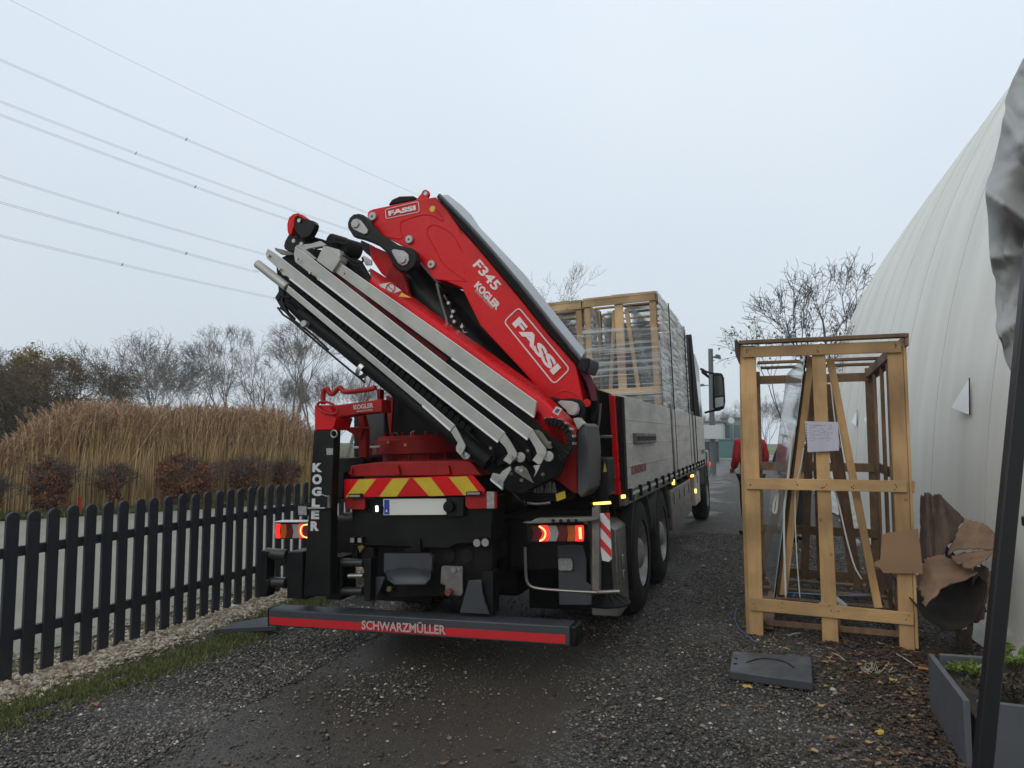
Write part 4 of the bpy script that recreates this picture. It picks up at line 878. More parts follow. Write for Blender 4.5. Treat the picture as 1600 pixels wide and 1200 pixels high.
sh(((472,372),(500,370),(512,520),(455,600)),(6.1,6.15,6.25,6.2),'dark curled cardboard strip standing on the right side of the heap',.09,5,CARDD)
sh(((545,398),(558,406),(516,540),(496,520)),(6.0,6.0,6.1,6.1),'thin pale brown cardboard strip leaning beside the black pole',.02,6,CARD)
# dark curled sheet forming the hollow under the boards
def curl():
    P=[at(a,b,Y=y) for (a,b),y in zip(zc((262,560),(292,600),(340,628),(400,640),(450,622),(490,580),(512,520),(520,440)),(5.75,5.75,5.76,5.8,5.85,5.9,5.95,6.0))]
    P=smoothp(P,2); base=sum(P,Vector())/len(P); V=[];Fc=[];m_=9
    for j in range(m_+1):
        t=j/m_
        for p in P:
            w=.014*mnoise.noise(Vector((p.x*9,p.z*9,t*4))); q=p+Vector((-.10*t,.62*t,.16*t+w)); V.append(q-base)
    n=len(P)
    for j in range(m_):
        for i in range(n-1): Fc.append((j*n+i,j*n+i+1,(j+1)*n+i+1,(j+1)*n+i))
    mb=MB(); mb.add(V,Fc); o=mb.build('curled_sheet',mat('black_board',(.010,.008,.007),.75,0,(.035,.024,.018),6,bump=.002,bscale=20,spec=.25),None,0,fixn=False); o.location=base
    s_=o.modifiers.new('s','SOLIDIFY'); s_.thickness=.010; tag(o,'black curled sheet forming the dark hollow at the bottom of the cardboard heap','cardboard',gs)
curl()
sh(((262,470),(500,400),(520,560),(290,600)),(6.35,6.4,6.45,6.4),'black board at the back of the hollow under the light brown sheet',.03,7,bpy.data.materials['black_board'])  # flat black sheet closing the back of the hollow
sh(((395,640),(470,610),(455,725),(415,725)),(5.95,5.98,6.15,6.1),'narrow grey-brown strip under the hollow of the heap',.02,8,CARDD)
# rubble lumps under the heap
rr=random.Random(12)
# outrigger pads
def pad(c4,z,label,name='outrigger_pad'):
    P=[at(a,b,Z=z) for a,b in c4]; base=sum(P,Vector())/4; base.z=0
    o=MB().prism([p-base-Vector((0,0,.055)) for p in P],(0,0,.055)).build(name,PADM,None,.006); o.location=base; tag(o,label,'outrigger pad','black outrigger pads on the ground')
    return o,base
PADM=mat('pad_black_plastic',(.055,.06,.068),.42,0,(.035,.038,.043),7,rvar=.12,bump=.001,bscale=60)
o,b=pad(((1145,1017),(1268,1026),(1270,1066),(1139,1048)),.062,'thick black square outrigger pad lying on the gravel in front of the wooden crate')
P=smoothp([at(px,py,Z=.064)-b for px,py in ((1166,1035),(1185,1029),(1205,1029),(1228,1034),(1241,1043))],2); MB().tube(P,.0035,5).build('groove',BLKM,o)
mb=MB()
for q in ((1150,1029),(1149,1037)): mb.disc(at(*q,Z=.0625)-b,(0,0,1),.014,.002,10)
mb.build('rope_hole',BLKM,o)
def padl():
    P=[at(a,b,Z=z) for a,b,z in ((334,983,-.05),(372,972,.0),(425,962,.03),(432,978,-.02))]; base=P[0].copy(); base.z=-.1
    o=MB().prism([p-base for p in P],(0,0,-.04)).build('outrigger_pad',PADM,None,.004); o.location=base; tag(o,'flat black outrigger pad lying half under the left end of the red striped bar','outrigger pad','black outrigger pads on the ground')
padl()
# ================================================================ planter
PLM=mat('planter_grey',(.10,.105,.115),.55,0,(.075,.08,.088),3,rvar=.1)
zr=.33
A=at(1459,1022,Z=zr); B=at(1516,1095,Z=zr); Cc=B+Vector((1.3,-.01,0)); Dd=A+Vector((1.3,.12,0)); base=Vector((A.x,A.y,0))
PR=empty('planter_box',loc=base); tag(PR,'grey rectangular planter at the lower right, behind the black pole','planter')
def wallq(P,Q,name):
    d=(Q-P).normalized(); n_=Vector((-d.y,d.x,0))*.03
    q=[P,Q,Q+n_,P+n_]; return MB().prism([Vector((v.x,v.y,0))-base for v in q],(0,0,zr)).build(name,PLM,PR,.004)
wallq(B,A,'side_wall'); wallq(Cc,B+Vector((.033,0,0)),'side_wall') if False else MB().prism([(v.x-base.x,v.y-base.y,0) for v in (B+Vector((.032,.003,0)),Cc,Cc+Vector((0,.03,0)),B+Vector((.032,.033,0)))],(0,0,zr)).build('side_wall',PLM,PR,.004)
MB().prism([(v.x-base.x,v.y-base.y,0) for v in (A+Vector((.032,0,0)),Dd,Dd+Vector((0,.03,0)),A+Vector((.032,.03,0)))],(0,0,zr)).build('side_wall',PLM,PR,.004)
MB().prism([(v.x-base.x,v.y-base.y,0) for v in (B+Vector((.03,.03,0)),Cc,Dd,A+Vector((.03,0,0)))],(0,0,.24)).build('soil',mat('soil',(.035,.025,.018),.9,0,(.06,.045,.03),20,bump=.02,bscale=30),PR)
def leafcloud(n,cen,rad,size,rng,shell=.5,drop=.3):
    c=np.array(cen); V=[];Fq=[]
    d=rng.normal(size=(n,3)); d/=np.linalg.norm(d,axis=1)[:,None]; r=rng.uniform(shell,1,n)[:,None]; P=c+d*r*np.array(rad)
    a=rng.normal(size=(n,3)); a/=np.linalg.norm(a,axis=1)[:,None]; b=np.cross(a,rng.normal(size=(n,3))); b/=np.linalg.norm(b,axis=1)[:,None]
    s=(size*rng.uniform(.6,1.3,n))[:,None]
    V=np.stack([P-a*s,P+b*s*.45,P+a*s,P-b*s*.45],1).reshape(-1,3); Fq=np.arange(4*n).reshape(-1,4)
    return V,Fq
rng=np.random.default_rng(3)
LGRN=mat('young_green_leaf',(.16,.22,.035),.6,0,(.09,.12,.02),5); LDK=mat('dark_stem_leaf',(.05,.045,.025),.7,0,(.08,.06,.03),6)
def small_plant(x,y,label,h,mt,seed,n=520):
    r_=np.random.default_rng(seed); root=empty('bedding_plant',loc=(x,y,.24)); tag(root,label,'plant','plants in the grey planter')
    mb=MB(); Vs=[];Fs=[];k=0
    for i in range(14):
        a=r_.uniform(0,6.28); t=r_.uniform(.02,.13); p=[(0,0,0),(math.cos(a)*t*.5,math.sin(a)*t*.5,h*.5),(math.cos(a)*t,math.sin(a)*t,h*r_.uniform(.6,1))]; mb.tube(p,[.004,.003,.001],4)
        V,F_=leafcloud(n//14,p[2],(.035,.035,.03),.016,r_,0); Vs.append(V);Fs.append(F_+k);k+=len(V)
    mb.build('stem',LDK,root); npmesh('leaves',np.concatenate(Vs),np.concatenate(Fs),mt,root)
for (x,y,l,h,m_,sd) in [(at(a,b,Z=.27).x,at(a,b,Z=.27).y,l,h,m_,sd) for a,b,l,h,m_,sd in ((1524,1048,'bright green sprig near the back left corner of the grey planter, left of the pole',.07,LGRN,1),(1545,1085,'dry brown plant in the grey planter, behind the black pole',.10,LDK,2),(1592,1050,'bushy yellow-green plant in the grey planter, right of the black pole',.15,LGRN,3),(1588,1092,'tangled brown stems at the front of the planter, right of the pole',.13,LDK,5))]:
    small_plant(x,y,l,h,m_,sd)
# ================================================================ air dome
def dome_pt(th,s):
    ct,st=math.cos(th),math.sin(th); rr=(abs(ct)**DN+abs(st)**DN)**(-1/DN)
    k=max(0,math.cos(s))**(2/DM); z=DC*math.sin(s)**(2/DM)
    return Vector((DX+DA+DA*k*rr*ct,DY+DB*k*rr*st,z))
DA,DB,DC,DN,DM,DX,DY=(12.29,21.68,11.45,4.92,2.204,1.85,11.97)
DM_=mat('dome_membrane',(.80,.78,.71),.6,0,(.68,.665,.60),.9,mixlo=.38,mixhi=.72,bump=.006,bscale=.9,rvar=.08,stretch=(1,1.6,.25))
V=[];Fq=[];NT,NS=300,60
ths=[math.pi*.30+ (math.pi*1.40)*i/NT for i in range(NT+1)]
for i,th in enumerate(ths):
    for j in range(NS+1):
        s=math.pi/2*(j/NS); p=dome_pt(th,s)
        w=.018*mnoise.noise(Vector((p.y*.8,p.z*.12,2)))*min(1,p.z/1.0)+.006*mnoise.noise(Vector((p.y*2.6,p.z*.4,7)))
        V.append((p.x-w*1.0,p.y,p.z))
for i in range(NT):
    for j in range(NS): a=i*(NS+1)+j; Fq.append((a,a+NS+1,a+NS+2,a+1))
DOME=npmesh('air_dome',V,Fq,DM_,smooth=True); tag(DOME,'huge off-white inflated air dome along the right side of the lane','air dome')
SEAM=mat('seam_grey',(.47,.465,.43),.7)
def dome_x(y,z):
    s=math.asin(min(1,(z/DC))**(DM/2)) if z<DC else math.pi/2
    k=math.cos(s)**(2/DM); t=1-abs((y-DY)/(DB*k))**DN if k>0 else -1
    return None if t<=0 else DX+DA-DA*k*t**(1/DN)
for y in np.arange(1.2,34,1.9):
    P=[]
    for j in range(60):
        z=.05+9.4*j/59; x=dome_x(y,z)
        if x is not None and x<DX+DA: P.append((x-.01,y+.10*z*.0,z))
    if len(P)>4:
        w=[(p[0]-(.018*mnoise.noise(Vector((p[1]*.8,p[2]*.12,2)))*min(1,p[2])+.006*mnoise.noise(Vector((p[1]*2.6,p[2]*.4,7))))+.012,p[1],p[2]) for p in P]
        MB().tube(w,.007,6).build('seam',SEAM,DOME)
FLM=mat('white_flap',(.93,.93,.92),.4)
for px,py,yy in ((1511,620,6.2),):
    pass
def dome_hit(px,py):
    d=ray(px,py); t=1.0
    for i in range(4000):
        p=CP+d*t; x=dome_x(p.y,max(.02,p.z))
        if x is not None and p.x>=x: return p
        t+=.01
    return CP+d*8
def flap(a,b,c):
    A,B,C_=[dome_hit(*q)-Vector((.03,.0,0)) for q in (a,b,c)]; B=B+Vector((-.06,-.10,0)); A=A+Vector((0,.05,0))
    o=MB().prism([A,B,C_],(.006,.004,0)).build('vent_flap',FLM,DOME); MB().tube([A,C_],.006,5).build('flap_cord',BLKM,o)
flap((1523,590),(1498,637),(1521,648)); flap((1366.5,635),(1357,657),(1366,664)); flap((1342.5,640),(1337,660),(1341.5,666)); flap((1319,640),(1313,660),(1318,666))
mb=MB()
for a,b in (((1372,622),(1371,650)),):
    pass
# ground skirt of the dome with wrinkles
V=[];Fq=[];n=160;mm=8
for i in range(n+1):
    y=1+30*i/n; x=dome_x(y,.02) or DX+1
    for j in range(mm+1):
        t=j/mm; V.append((x+.1-(.36+.14*mnoise.noise(Vector((y*1.3,0,3))))*t+.03*mnoise.noise(Vector((y*3,t*3,0))),y,.02+.30*(1-t)**2*.5+.09*abs(mnoise.noise(Vector((y*4,t*4,5))))))
for i in range(n):
    for j in range(mm): a=i*(mm+1)+j; Fq.append((a,a+1,a+mm+2,a+mm+1))
npmesh('ground_skirt',V,Fq,mat('skirt_film',(.45,.44,.40),.45,0,(.25,.23,.19),3,bump=.01,bscale=12),DOME,smooth=True)
# ================================================================ black frame and grey cloth in the foreground
FRM=mat('frame_black',(.006,.006,.007),.45)
base=at(1537,1262,Y=1.42+.0) ; 
AW=empty('awning_stand',loc=(base.x,base.y,0)); tag(AW,'leaning black square-tube pole with a crossbar at the right edge, in front of the planter','awning stand')
Yp=1.38
def ap(px,py,Y=Yp): return at(px,py,Y=Y)-Vector((base.x,base.y,0))
e=at(1603,560,Y=Yp); f_=at(1540,1200,Y=Yp); d=(f_-e); g=f_+d*((f_.z)/(-d.z)) if d.z<0 else f_
top=e-d*1.0
hw=Vector((.0125,0,0)); off=Vector((base.x,base.y,0))
q=lambda v:v-off
MB().prism([q(top-hw),q(top+hw),q(g+hw),q(g-hw)],(0,.028,0)).build('pole',FRM,AW,.003)
a1=at(1583,816,Y=Yp+.005); MB().box(tuple(q(a1)+Vector((.02,0,-.009))),tuple(q(a1)+Vector((1.2,.03,.009)))).build('crossbar',FRM,AW,.003)
a2=q(top)+Vector((1.2,0,0)); MB().prism([a2-hw,a2+hw,q(g)+Vector((1.2,0,0))+hw,q(g)+Vector((1.2,0,0))-hw],(0,.028,0)).build('pole',FRM,AW,.003)
# cloth: curtain hanging from above, gathered
CLM=mat('grey_awning_cloth',(.38,.38,.37),.6,0,(.27,.27,.262),3,bump=.003,bscale=14)
left=[(1640,20),(1604,85),(1584,122),(1571,160),(1566,205),(1556,250),(1540,292),(1546,340),(1548,400),(1557,450),(1556,510),(1572,560),(1590,602),(1597,625)]
V=[];Fq=[];n=120;mm=60
def interp(P,t):
    k=t*(len(P)-1); i=min(int(k),len(P)-2); f=k-i; return (P[i][0]*(1-f)+P[i+1][0]*f,P[i][1]*(1-f)+P[i+1][1]*f)
for j in range(n+1):
    x0,y0=interp(left,j/n); jj=j*.5; wd=330*(1-.45*(j/n))
    for i in range(mm+1):
        u=i/mm; px=x0+wd*u; k=y0-292
        fold=.022*math.sin(u*21+jj*.10+2.0*mnoise.noise(Vector((u*3,jj*.06,1))))+.03*abs(mnoise.noise(Vector((u*8+jj*.05,jj*.16,3))))+.012*abs(mnoise.noise(Vector((u*25-jj*.2,jj*.4,5))))-.11*math.exp(-abs(k-8-u*170)/13)-.05*math.exp(-abs(k-110+u*60)/7)-.07*math.exp(-abs(k-235+u*190)/12)-.05*math.exp(-abs(k+110-u*330)/16)
        p=at(px,y0+u*30,Y=1.62+fold+.10*u-.06*math.sin(math.pi*min(1,u*3))); V.append(tuple(p))
for j in range(n):
    for i in range(mm): a=j*(mm+1)+i; Fq.append((a,a+1,a+mm+2,a+mm+1))
o=npmesh('awning_cloth',V,Fq,CLM,smooth=True); s=o.modifiers.new('s','SOLIDIFY'); s.thickness=.004; s2=o.modifiers.new('ss','SUBSURF'); s2.levels=1; s2.render_levels=1
tag(o,'creased grey awning cloth hanging at the upper right edge above the black pole','awning cloth')
# ================================================================ fence
FNM=mat('fence_anthracite',(.017,.02,.026),.55,0,(.024,.027,.033),5,rvar=.1,bump=.001,bscale=30,stretch=(6,6,1))
XF=-4.93; FE=empty('picket_fence',loc=(XF,3.5,-.1)); tag(FE,'low anthracite picket fence with rounded tops along the left of the lane','fence')
prof=[(-.045,-.06)]+[(-.045,1.105)]+[(math.cos(math.radians(180-15*i))*.045,1.12+math.sin(math.radians(15*i))*.042) for i in range(13)]+[(.045,1.105),(.045,-.06)]
pm=MB().prism([(.02,y,z) for y,z in prof],(.022,0,0))
pm.prism([(.044,y*.86,z) for y,z in [(-.045,1.10)]+prof[2:15]+[(.045,1.10)]],(.004,0,0))
for z in (.285,.315,.865,.895): pm.disc((.042,0,z),(1,0,0),.006,.002,8)
pk=pm.build('picket',FNM,FE,.003)
rr=random.Random(4)
for i in range(-6,66):
    if i==0: continue
    c=pk.copy(); COL.objects.link(c); c.parent=FE; c.location=(rr.uniform(-.002,.002),i*.1535,rr.uniform(-.006,.006)); c.rotation_euler=(rr.uniform(-.009,.009),rr.uniform(-.006,.006),0)
for z in (.30,.88): MB().box((-.022,-1.1,z-.035),(.018,10.2,z+.035)).build('rail',FNM,FE,.003)
for y in (-1.0,8.5,10.1): MB().box((-.06,y-.03,-.1),(-.024,y+.03,1.0)).build('post',FNM,FE,.003)
# ================================================================ ground
def sheetmesh(name,x0,x1,y0,y1,nx,ny,off,m,amp=0,f=3,zfun=zf,smooth=True):
    V=[];Fq=[]
    for j in range(ny+1):
        for i in range(nx+1):
            x=x0+(x1-x0)*i/nx; y=y0+(y1-y0)*j/ny; V.append((x,y,zfun(x)+off+amp*mnoise.noise(Vector((x*f,y*f,0)))))
    for j in range(ny):
        for i in range(nx): a=j*(nx+1)+i; Fq.append((a,a+1,a+nx+2,a+nx+1))
    return npmesh(name,V,Fq,m,smooth=smooth)
GM=mat('field_grass',(.050,.068,.018),.9,0,(.075,.070,.03),.8,bump=.03,bscale=20)
xs=[-129,-60,-30,-16,-8,-5,-3.53,-2.6,-1.8,-.93,0,3,20,80,129]; ys=[-39,-5,0,5,10,15,20,30,45,60,134]
V=[(x,y,zf(x)-.02) for y in ys for x in xs]; k=len(xs)
tag(npmesh('ground',V,[(j*k+i,j*k+i+1,(j+1)*k+i+1,(j+1)*k+i) for j in range(len(ys)-1) for i in range(k-1)],GM),kind='structure')
def gravel_mat():
    m=bpy.data.materials.new('lane_gravel'); m.use_nodes=True; t=m.node_tree; n=t.nodes; l=t.links; p=n['Principled BSDF']
    tc=n.new('ShaderNodeTexCoord')
    v=n.new('ShaderNodeTexVoronoi'); v.inputs['Scale'].default_value=75; l.new(tc.outputs['Object'],v.inputs['Vector'])
    v2=n.new('ShaderNodeTexVoronoi'); v2.inputs['Scale'].default_value=190; l.new(tc.outputs['Object'],v2.inputs['Vector'])
    sp=n.new('ShaderNodeSeparateColor'); l.new(v.outputs['Color'],sp.inputs[0])
    cr=n.new('ShaderNodeValToRGB'); e=cr.color_ramp.elements; e[0].color=(.022,.019,.016,1); e[1].color=(.28,.255,.215,1); e[1].position=1
    for pos,c in ((.45,(.047,.041,.034)),(.78,(.088,.078,.065)),(.93,(.16,.145,.122))): q=e.new(pos); q.color=(*c,1)
    l.new(sp.outputs[0],cr.inputs[0])
    # mud: large noise mask (real patches of packed mud)
    nz=n.new('ShaderNodeTexNoise'); nz.inputs['Scale'].default_value=.9; nz.inputs['Detail'].default_value=7; nz.inputs['Roughness'].default_value=.6; l.new(tc.outputs['Object'],nz.inputs['Vector'])
    sx=n.new('ShaderNodeSeparateXYZ'); l.new(tc.outputs['Object'],sx.inputs[0])
    # wheel-track band around x=-1.9
    ad=n.new('ShaderNodeMath'); ad.operation='ADD'; ad.inputs[1].default_value=2.0; l.new(sx.outputs['X'],ad.inputs[0])
    ab=n.new('ShaderNodeMath'); ab.operation='ABSOLUTE'; l.new(ad.outputs[0],ab.inputs[0])
    mr=n.new('ShaderNodeMapRange'); mr.inputs[1].default_value=.5; mr.inputs[2].default_value=1.8; mr.inputs[3].default_value=.24; mr.inputs[4].default_value=-.16; l.new(ab.outputs[0],mr.inputs[0])
    s2=n.new('ShaderNodeMath'); s2.operation='ADD'; l.new(nz.outputs['Fac'],s2.inputs[0]); l.new(mr.outputs[0],s2.inputs[1])
    mk=n.new('ShaderNodeMapRange'); mk.inputs[1].default_value=.50; mk.inputs[2].default_value=.64; l.new(s2.outputs[0],mk.inputs[0])
    mud=n.new('ShaderNodeValToRGB'); mud.color_ramp.elements[0].color=(.040,.033,.025,1); mud.color_ramp.elements[1].color=(.066,.055,.042,1); l.new(nz.outputs['Fac'],mud.inputs[0])
    mx=n.new('ShaderNodeMix'); mx.data_type='RGBA'; l.new(mk.outputs[0],mx.inputs[0]); l.new(cr.outputs[0],mx.inputs[6]); l.new(mud.outputs[0],mx.inputs[7]); l.new(mx.outputs[2],p.inputs['Base Color'])
    rg=n.new('ShaderNodeMapRange'); rg.inputs[3].default_value=.75; rg.inputs[4].default_value=.48; l.new(mk.outputs[0],rg.inputs[0]); l.new(rg.outputs[0],p.inputs['Roughness'])
    b=n.new('ShaderNodeBump'); b.inputs['Distance'].default_value=.012
    h=n.new('ShaderNodeMath'); h.operation='MULTIPLY'; l.new(v.outputs['Distance'],h.inputs[0]); iv=n.new('ShaderNodeMath'); iv.operation='SUBTRACT'; iv.inputs[0].default_value=1; l.new(mk.outputs[0],iv.inputs[1]); l.new(iv.outputs[0],h.inputs[1])
    l.new(h.outputs[0],b.inputs['Height']); b.invert=True
    nf=n.new('ShaderNodeTexNoise'); nf.inputs['Scale'].default_value=60; nf.inputs['Detail'].default_value=5; l.new(tc.outputs['Object'],nf.inputs['Vector'])
    b2=n.new('ShaderNodeBump'); b2.inputs['Distance'].default_value=.006; l.new(nf.outputs['Fac'],b2.inputs['Height']); l.new(b.outputs[0],b2.inputs['Normal']); l.new(b2.outputs[0],p.inputs['Normal'])
    return m
LANE=sheetmesh('lane',-4.6,4.2,-4,56,90,400,-.004,gravel_mat(),.012,1.3); tag(LANE,kind='structure')
# pale compacted path and lawn beyond the fence
PTH=mat('pale_path',(.27,.255,.20),.85,0,(.20,.185,.145),1.2,bump=.004,bscale=50,mixlo=.3,mixhi=.75)
fa=at(100,808,Z=-.1); fb=at(400,790,Z=-.1); dd=(fb-fa).normalized()
pA=fa-dd*14; pB=fb+dd*16
me=MB().add([(-5.35,-4,-.108),(-5.35,40,-.108),(pB.x,pB.y,-.108),(pA.x,pA.y,-.108)],[(0,1,2,3)]).build('path',PTH); tag(me,kind='structure')
# ---- scattered stones
def stones(name,n,region,size,m,seed,kind=True,zoff=0,zfun=zf,flat=.6):
    r=np.random.default_rng(seed); X,Y=region(r,n); n=len(X)
    base=np.array([(1,0,0),(-.5,.87,0),(-.5,-.87,0),(0.1,.1,.75),(.0,0,-.6)]) 
    base=np.array([(1,0,0),(0,1,0),(-1,0,0),(0,-1,0),(.15,.1,.8),(0,0,-.7)])
    tri=np.array([(0,1,4),(1,2,4),(2,3,4),(3,0,4),(1,0,5),(2,1,5),(3,2,5),(0,3,5)])
    sz=size*np.exp(r.normal(0,.35,n)); a=r.uniform(0,6.28,n); ca,sa=np.cos(a),np.sin(a)
    B=base[None]*(1+r.normal(0,.22,(n,6,3))); B[:,:,2]*=flat; B[:,:,1]*=r.uniform(.6,1,(n,1))
    x=B[:,:,0]*ca[:,None]-B[:,:,1]*sa[:,None]; y=B[:,:,0]*sa[:,None]+B[:,:,1]*ca[:,None]; z=B[:,:,2]
    t=np.clip((-.93-X)/2.6,0,1); Z=-.1*t+zoff
    V=np.stack([x*sz[:,None]+X[:,None],y*sz[:,None]+Y[:,None],z*sz[:,None]+(Z+sz*.18)[:,None]],-1).reshape(-1,3)
    F_=(tri[None]+6*np.arange(n)[:,None,None]).reshape(-1,3)
    o=npmesh(name,V,F_,m); 
    if kind: tag(o,kind='stuff')
    return o
def islandmat(name,stops,rough=.7):
    m=bpy.data.materials.new(name); m.use_nodes=True; t=m.node_tree; n=t.nodes; l=t.links; p=n['Principled BSDF']
    g=n.new('ShaderNodeNewGeometry'); cr=n.new('ShaderNodeValToRGB'); e=cr.color_ramp.elements; cr.color_ramp.interpolation='LINEAR'
    e[0].color=(*stops[0][1],1); e[0].position=stops[0][0]; e[1].color=(*stops[-1][1],1); e[1].position=stops[-1][0]
    for pos,c in stops[1:-1]: q=e.new(pos); q.color=(*c,1)
    l.new(g.outputs['Random Per Island'],cr.inputs[0]); l.new(cr.outputs[0],p.inputs['Base Color']); p.inputs['Roughness'].default_value=rough; return m
GRV=islandmat('gravel_stone',[(0,(.022,.019,.016)),(.4,(.054,.047,.038)),(.72,(.115,.101,.083)),(.90,(.24,.215,.18)),(.96,(.17,.10,.065)),(1,(.62,.59,.53))],.6)
PEB=islandmat('pebble',[(0,(.15,.105,.06)),(.4,(.32,.24,.15)),(.75,(.50,.42,.31)),(1,(.68,.62,.52))],.65)
def mudmask(X,Y):
    out=np.empty(len(X))
    for i,(x,y) in enumerate(zip(X,Y)):
        out[i]=mnoise.noise(Vector((x*1.1,y*.75,9)))*.9+mnoise.noise(Vector((x*3,y*3,4)))*.35+.58-abs(x+2.0)*.52
    return out
def reg_lane(r,n,y0=1.4,y1=12,x0=-4.35,x1=1.9):
    d=np.sqrt(r.uniform(y0**2*0+.9,1,n)) if False else r.uniform(0,1,n)
    Y=y0+(y1-y0)*d**1.7; X=r.uniform(x0,x1,n)
    mm=mudmask(X,Y); keep=r.uniform(0,1,n)>np.clip(mm*2.2+.25,0,.93); return X[keep],Y[keep]
stones('gravel',120000,reg_lane,.0085,GRV,1)
stones('coarse_gravel',19000,lambda r,n:reg_lane(r,n,1.4,9),.0108,GRV,2)
def reg_left(r,n):
    Y=r.uniform(1.2,8,n); X=-3.0-np.abs(r.normal(0,.42,n)); return X,Y
stones('fine_grit',60000,lambda r,n:(r.uniform(-3.8,.9,n),1.6+9*r.uniform(0,1,n)**1.6),.0042,GRV,17)
stones('loose_gravel',26000,reg_left,.0092,GRV,7)
def reg_peb(r,n): Y=r.uniform(1.5,11,n); X=r.normal(-4.78,.16,n); k=(X>-5.32); return X[k],Y[k]
stones('pebble_strip',26000,reg_peb,.0165,PEB,3)
def reg_peb2(r,n): Y=r.uniform(1.5,11,n); X=r.uniform(-5.9,-5.1,n); k=r.uniform(0,1,n)>(-5.1-X)/.8; return X[k],Y[k]
stones('pebble_edge',5000,reg_peb2,.010,PEB,4)
# ---- grass strip between pebbles and gravel
def blades(name,n,region,h,w,m,seed,lean=.5,z0=None,seg=2):
    r=np.random.default_rng(seed); X,Y=region(r,n); n=len(X); H=h*r.uniform(.5,1.3,n); a=r.uniform(0,6.28,n); le=r.uniform(0,lean,n)*H; b=r.uniform(0,6.28,n)
    t=np.clip((-.93-X)/2.6,0,1); Z=(-.1*t if z0 is None else np.full(n,z0))
    rows=[]
    for k in range(seg+1):
        f=k/seg; ww=w*(1-f*.9)/2; cx=X+np.cos(b)*le*f*f; cy=Y+np.sin(b)*le*f*f; cz=Z+H*f*(1-.15*f*(le/H))
        rows.append(np.stack([cx-np.cos(a)*ww,cy-np.sin(a)*ww,cz],-1)); rows.append(np.stack([cx+np.cos(a)*ww,cy+np.sin(a)*ww,cz],-1))
    V=np.stack(rows,1).reshape(-1,3); m_=2*(seg+1); q=np.array([(2*k,2*k+1,2*k+3,2*k+2) for k in range(seg)]); F_=(q[None]+m_*np.arange(n)[:,None,None]).reshape(-1,4)
    o=npmesh(name,V,F_,m); tag(o,kind='stuff'); return o
GRS=islandmat('grass_blade',[(0,(.035,.05,.012)),(.45,(.08,.11,.024)),(.8,(.15,.17,.045)),(1,(.32,.24,.09))],.7)
def reg_grass(r,n):
    Y=r.uniform(1.2,9,n); X=r.normal(-4.22,.12,n)+.10*np.sin(Y*1.7); k=np.array([mnoise.noise(Vector((x*2.5,y*1.6,0)))> -.42 for x,y in zip(X,Y)]); return X[k],Y[k]
blades('grass_strip',46000,reg_grass,.036,.007,GRS,5,1.2)
def reg_bank(r,n):
    t=r.uniform(-8,14,n); s=r.uniform(.05,2.4,n); nn_=Vector((-dd.y,dd.x,0)); return fa.x+dd.x*t+nn_.x*s, fa.y+dd.y*t+nn_.y*s
blades('verge_grass',30000,reg_bank,.13,.012,GRS,6,1.0,z0=-.12)
# ---- leaf litter
def leaves(name,n,region,size,m,seed,lift=.012):
    r=np.random.default_rng(seed); X,Y=region(r,n); n=len(X); a=r.uniform(0,6.28,n); s=size*r.uniform(.5,1.3,n)
    pts=np.array([(1,0),(.45,.32),(.1,.6),(-.4,.35),(-.9,.1),(-.45,-.4),(.05,-.55),(.5,-.3)]); P=pts[None]*(1+r.normal(0,.2,(n,8,2)))
    x=P[:,:,0]*np.cos(a)[:,None]-P[:,:,1]*np.sin(a)[:,None]; y=P[:,:,0]*np.sin(a)[:,None]+P[:,:,1]*np.cos(a)[:,None]
    tx_,ty_=r.normal(0,.35,n),r.normal(0,.35,n); z=x*tx_[:,None]+y*ty_[:,None]+.3*(x**2)*r.normal(0,1,n)[:,None]
    t=np.clip((-.93-X)/2.6,0,1); V=np.stack([x*s[:,None]+X[:,None],y*s[:,None]+Y[:,None],np.abs(z)*s[:,None]+(lift*r.uniform(.5,1.6,n)-.1*t)[:,None]],-1).reshape(-1,3)
    F_=(np.arange(8)[None]+8*np.arange(n)[:,None]); o=npmesh(name,V,F_,m); tag(o,kind='stuff'); return o
LFB=islandmat('dead_leaf',[(0,(.022,.015,.011)),(.5,(.055,.034,.021)),(.88,(.10,.06,.034)),(1,(.24,.16,.09))],.6)
def reg_leaf(r,n):
    Y=r.uniform(2.2,6.2,n); X=r.normal(.98,.33,n)-(Y-4.5)*-.05; k=(X<1.75)&(X>.1); 
    k&=np.array([mnoise.noise(Vector((x*2.2,y*2.2,5)))>-.15-(x-.6)*.3 for x,y in zip(X,Y)]); return X[k],Y[k]
leaves('leaf_litter',11000,reg_leaf,.019,LFB,1)
leaves('scattered_leaves',160,lambda r,n:(r.uniform(-4.4,1.6,n),r.uniform(1.8,8,n)),.022,LFB,2)
leaves('pale_leaves',420,lambda r,n:(r.normal(.95,.36,n),r.uniform(2.4,6,n)),.027,islandmat('pale_dead_leaf',[(0,(.10,.055,.03)),(.6,(.22,.12,.055)),(.9,(.34,.21,.09)),(1,(.55,.36,.10))],.6),8,.02)
LO=mat('orange_leaf',(.38,.15,.04),.6); LY=mat('yellow_leaf',(.50,.33,.05),.6)
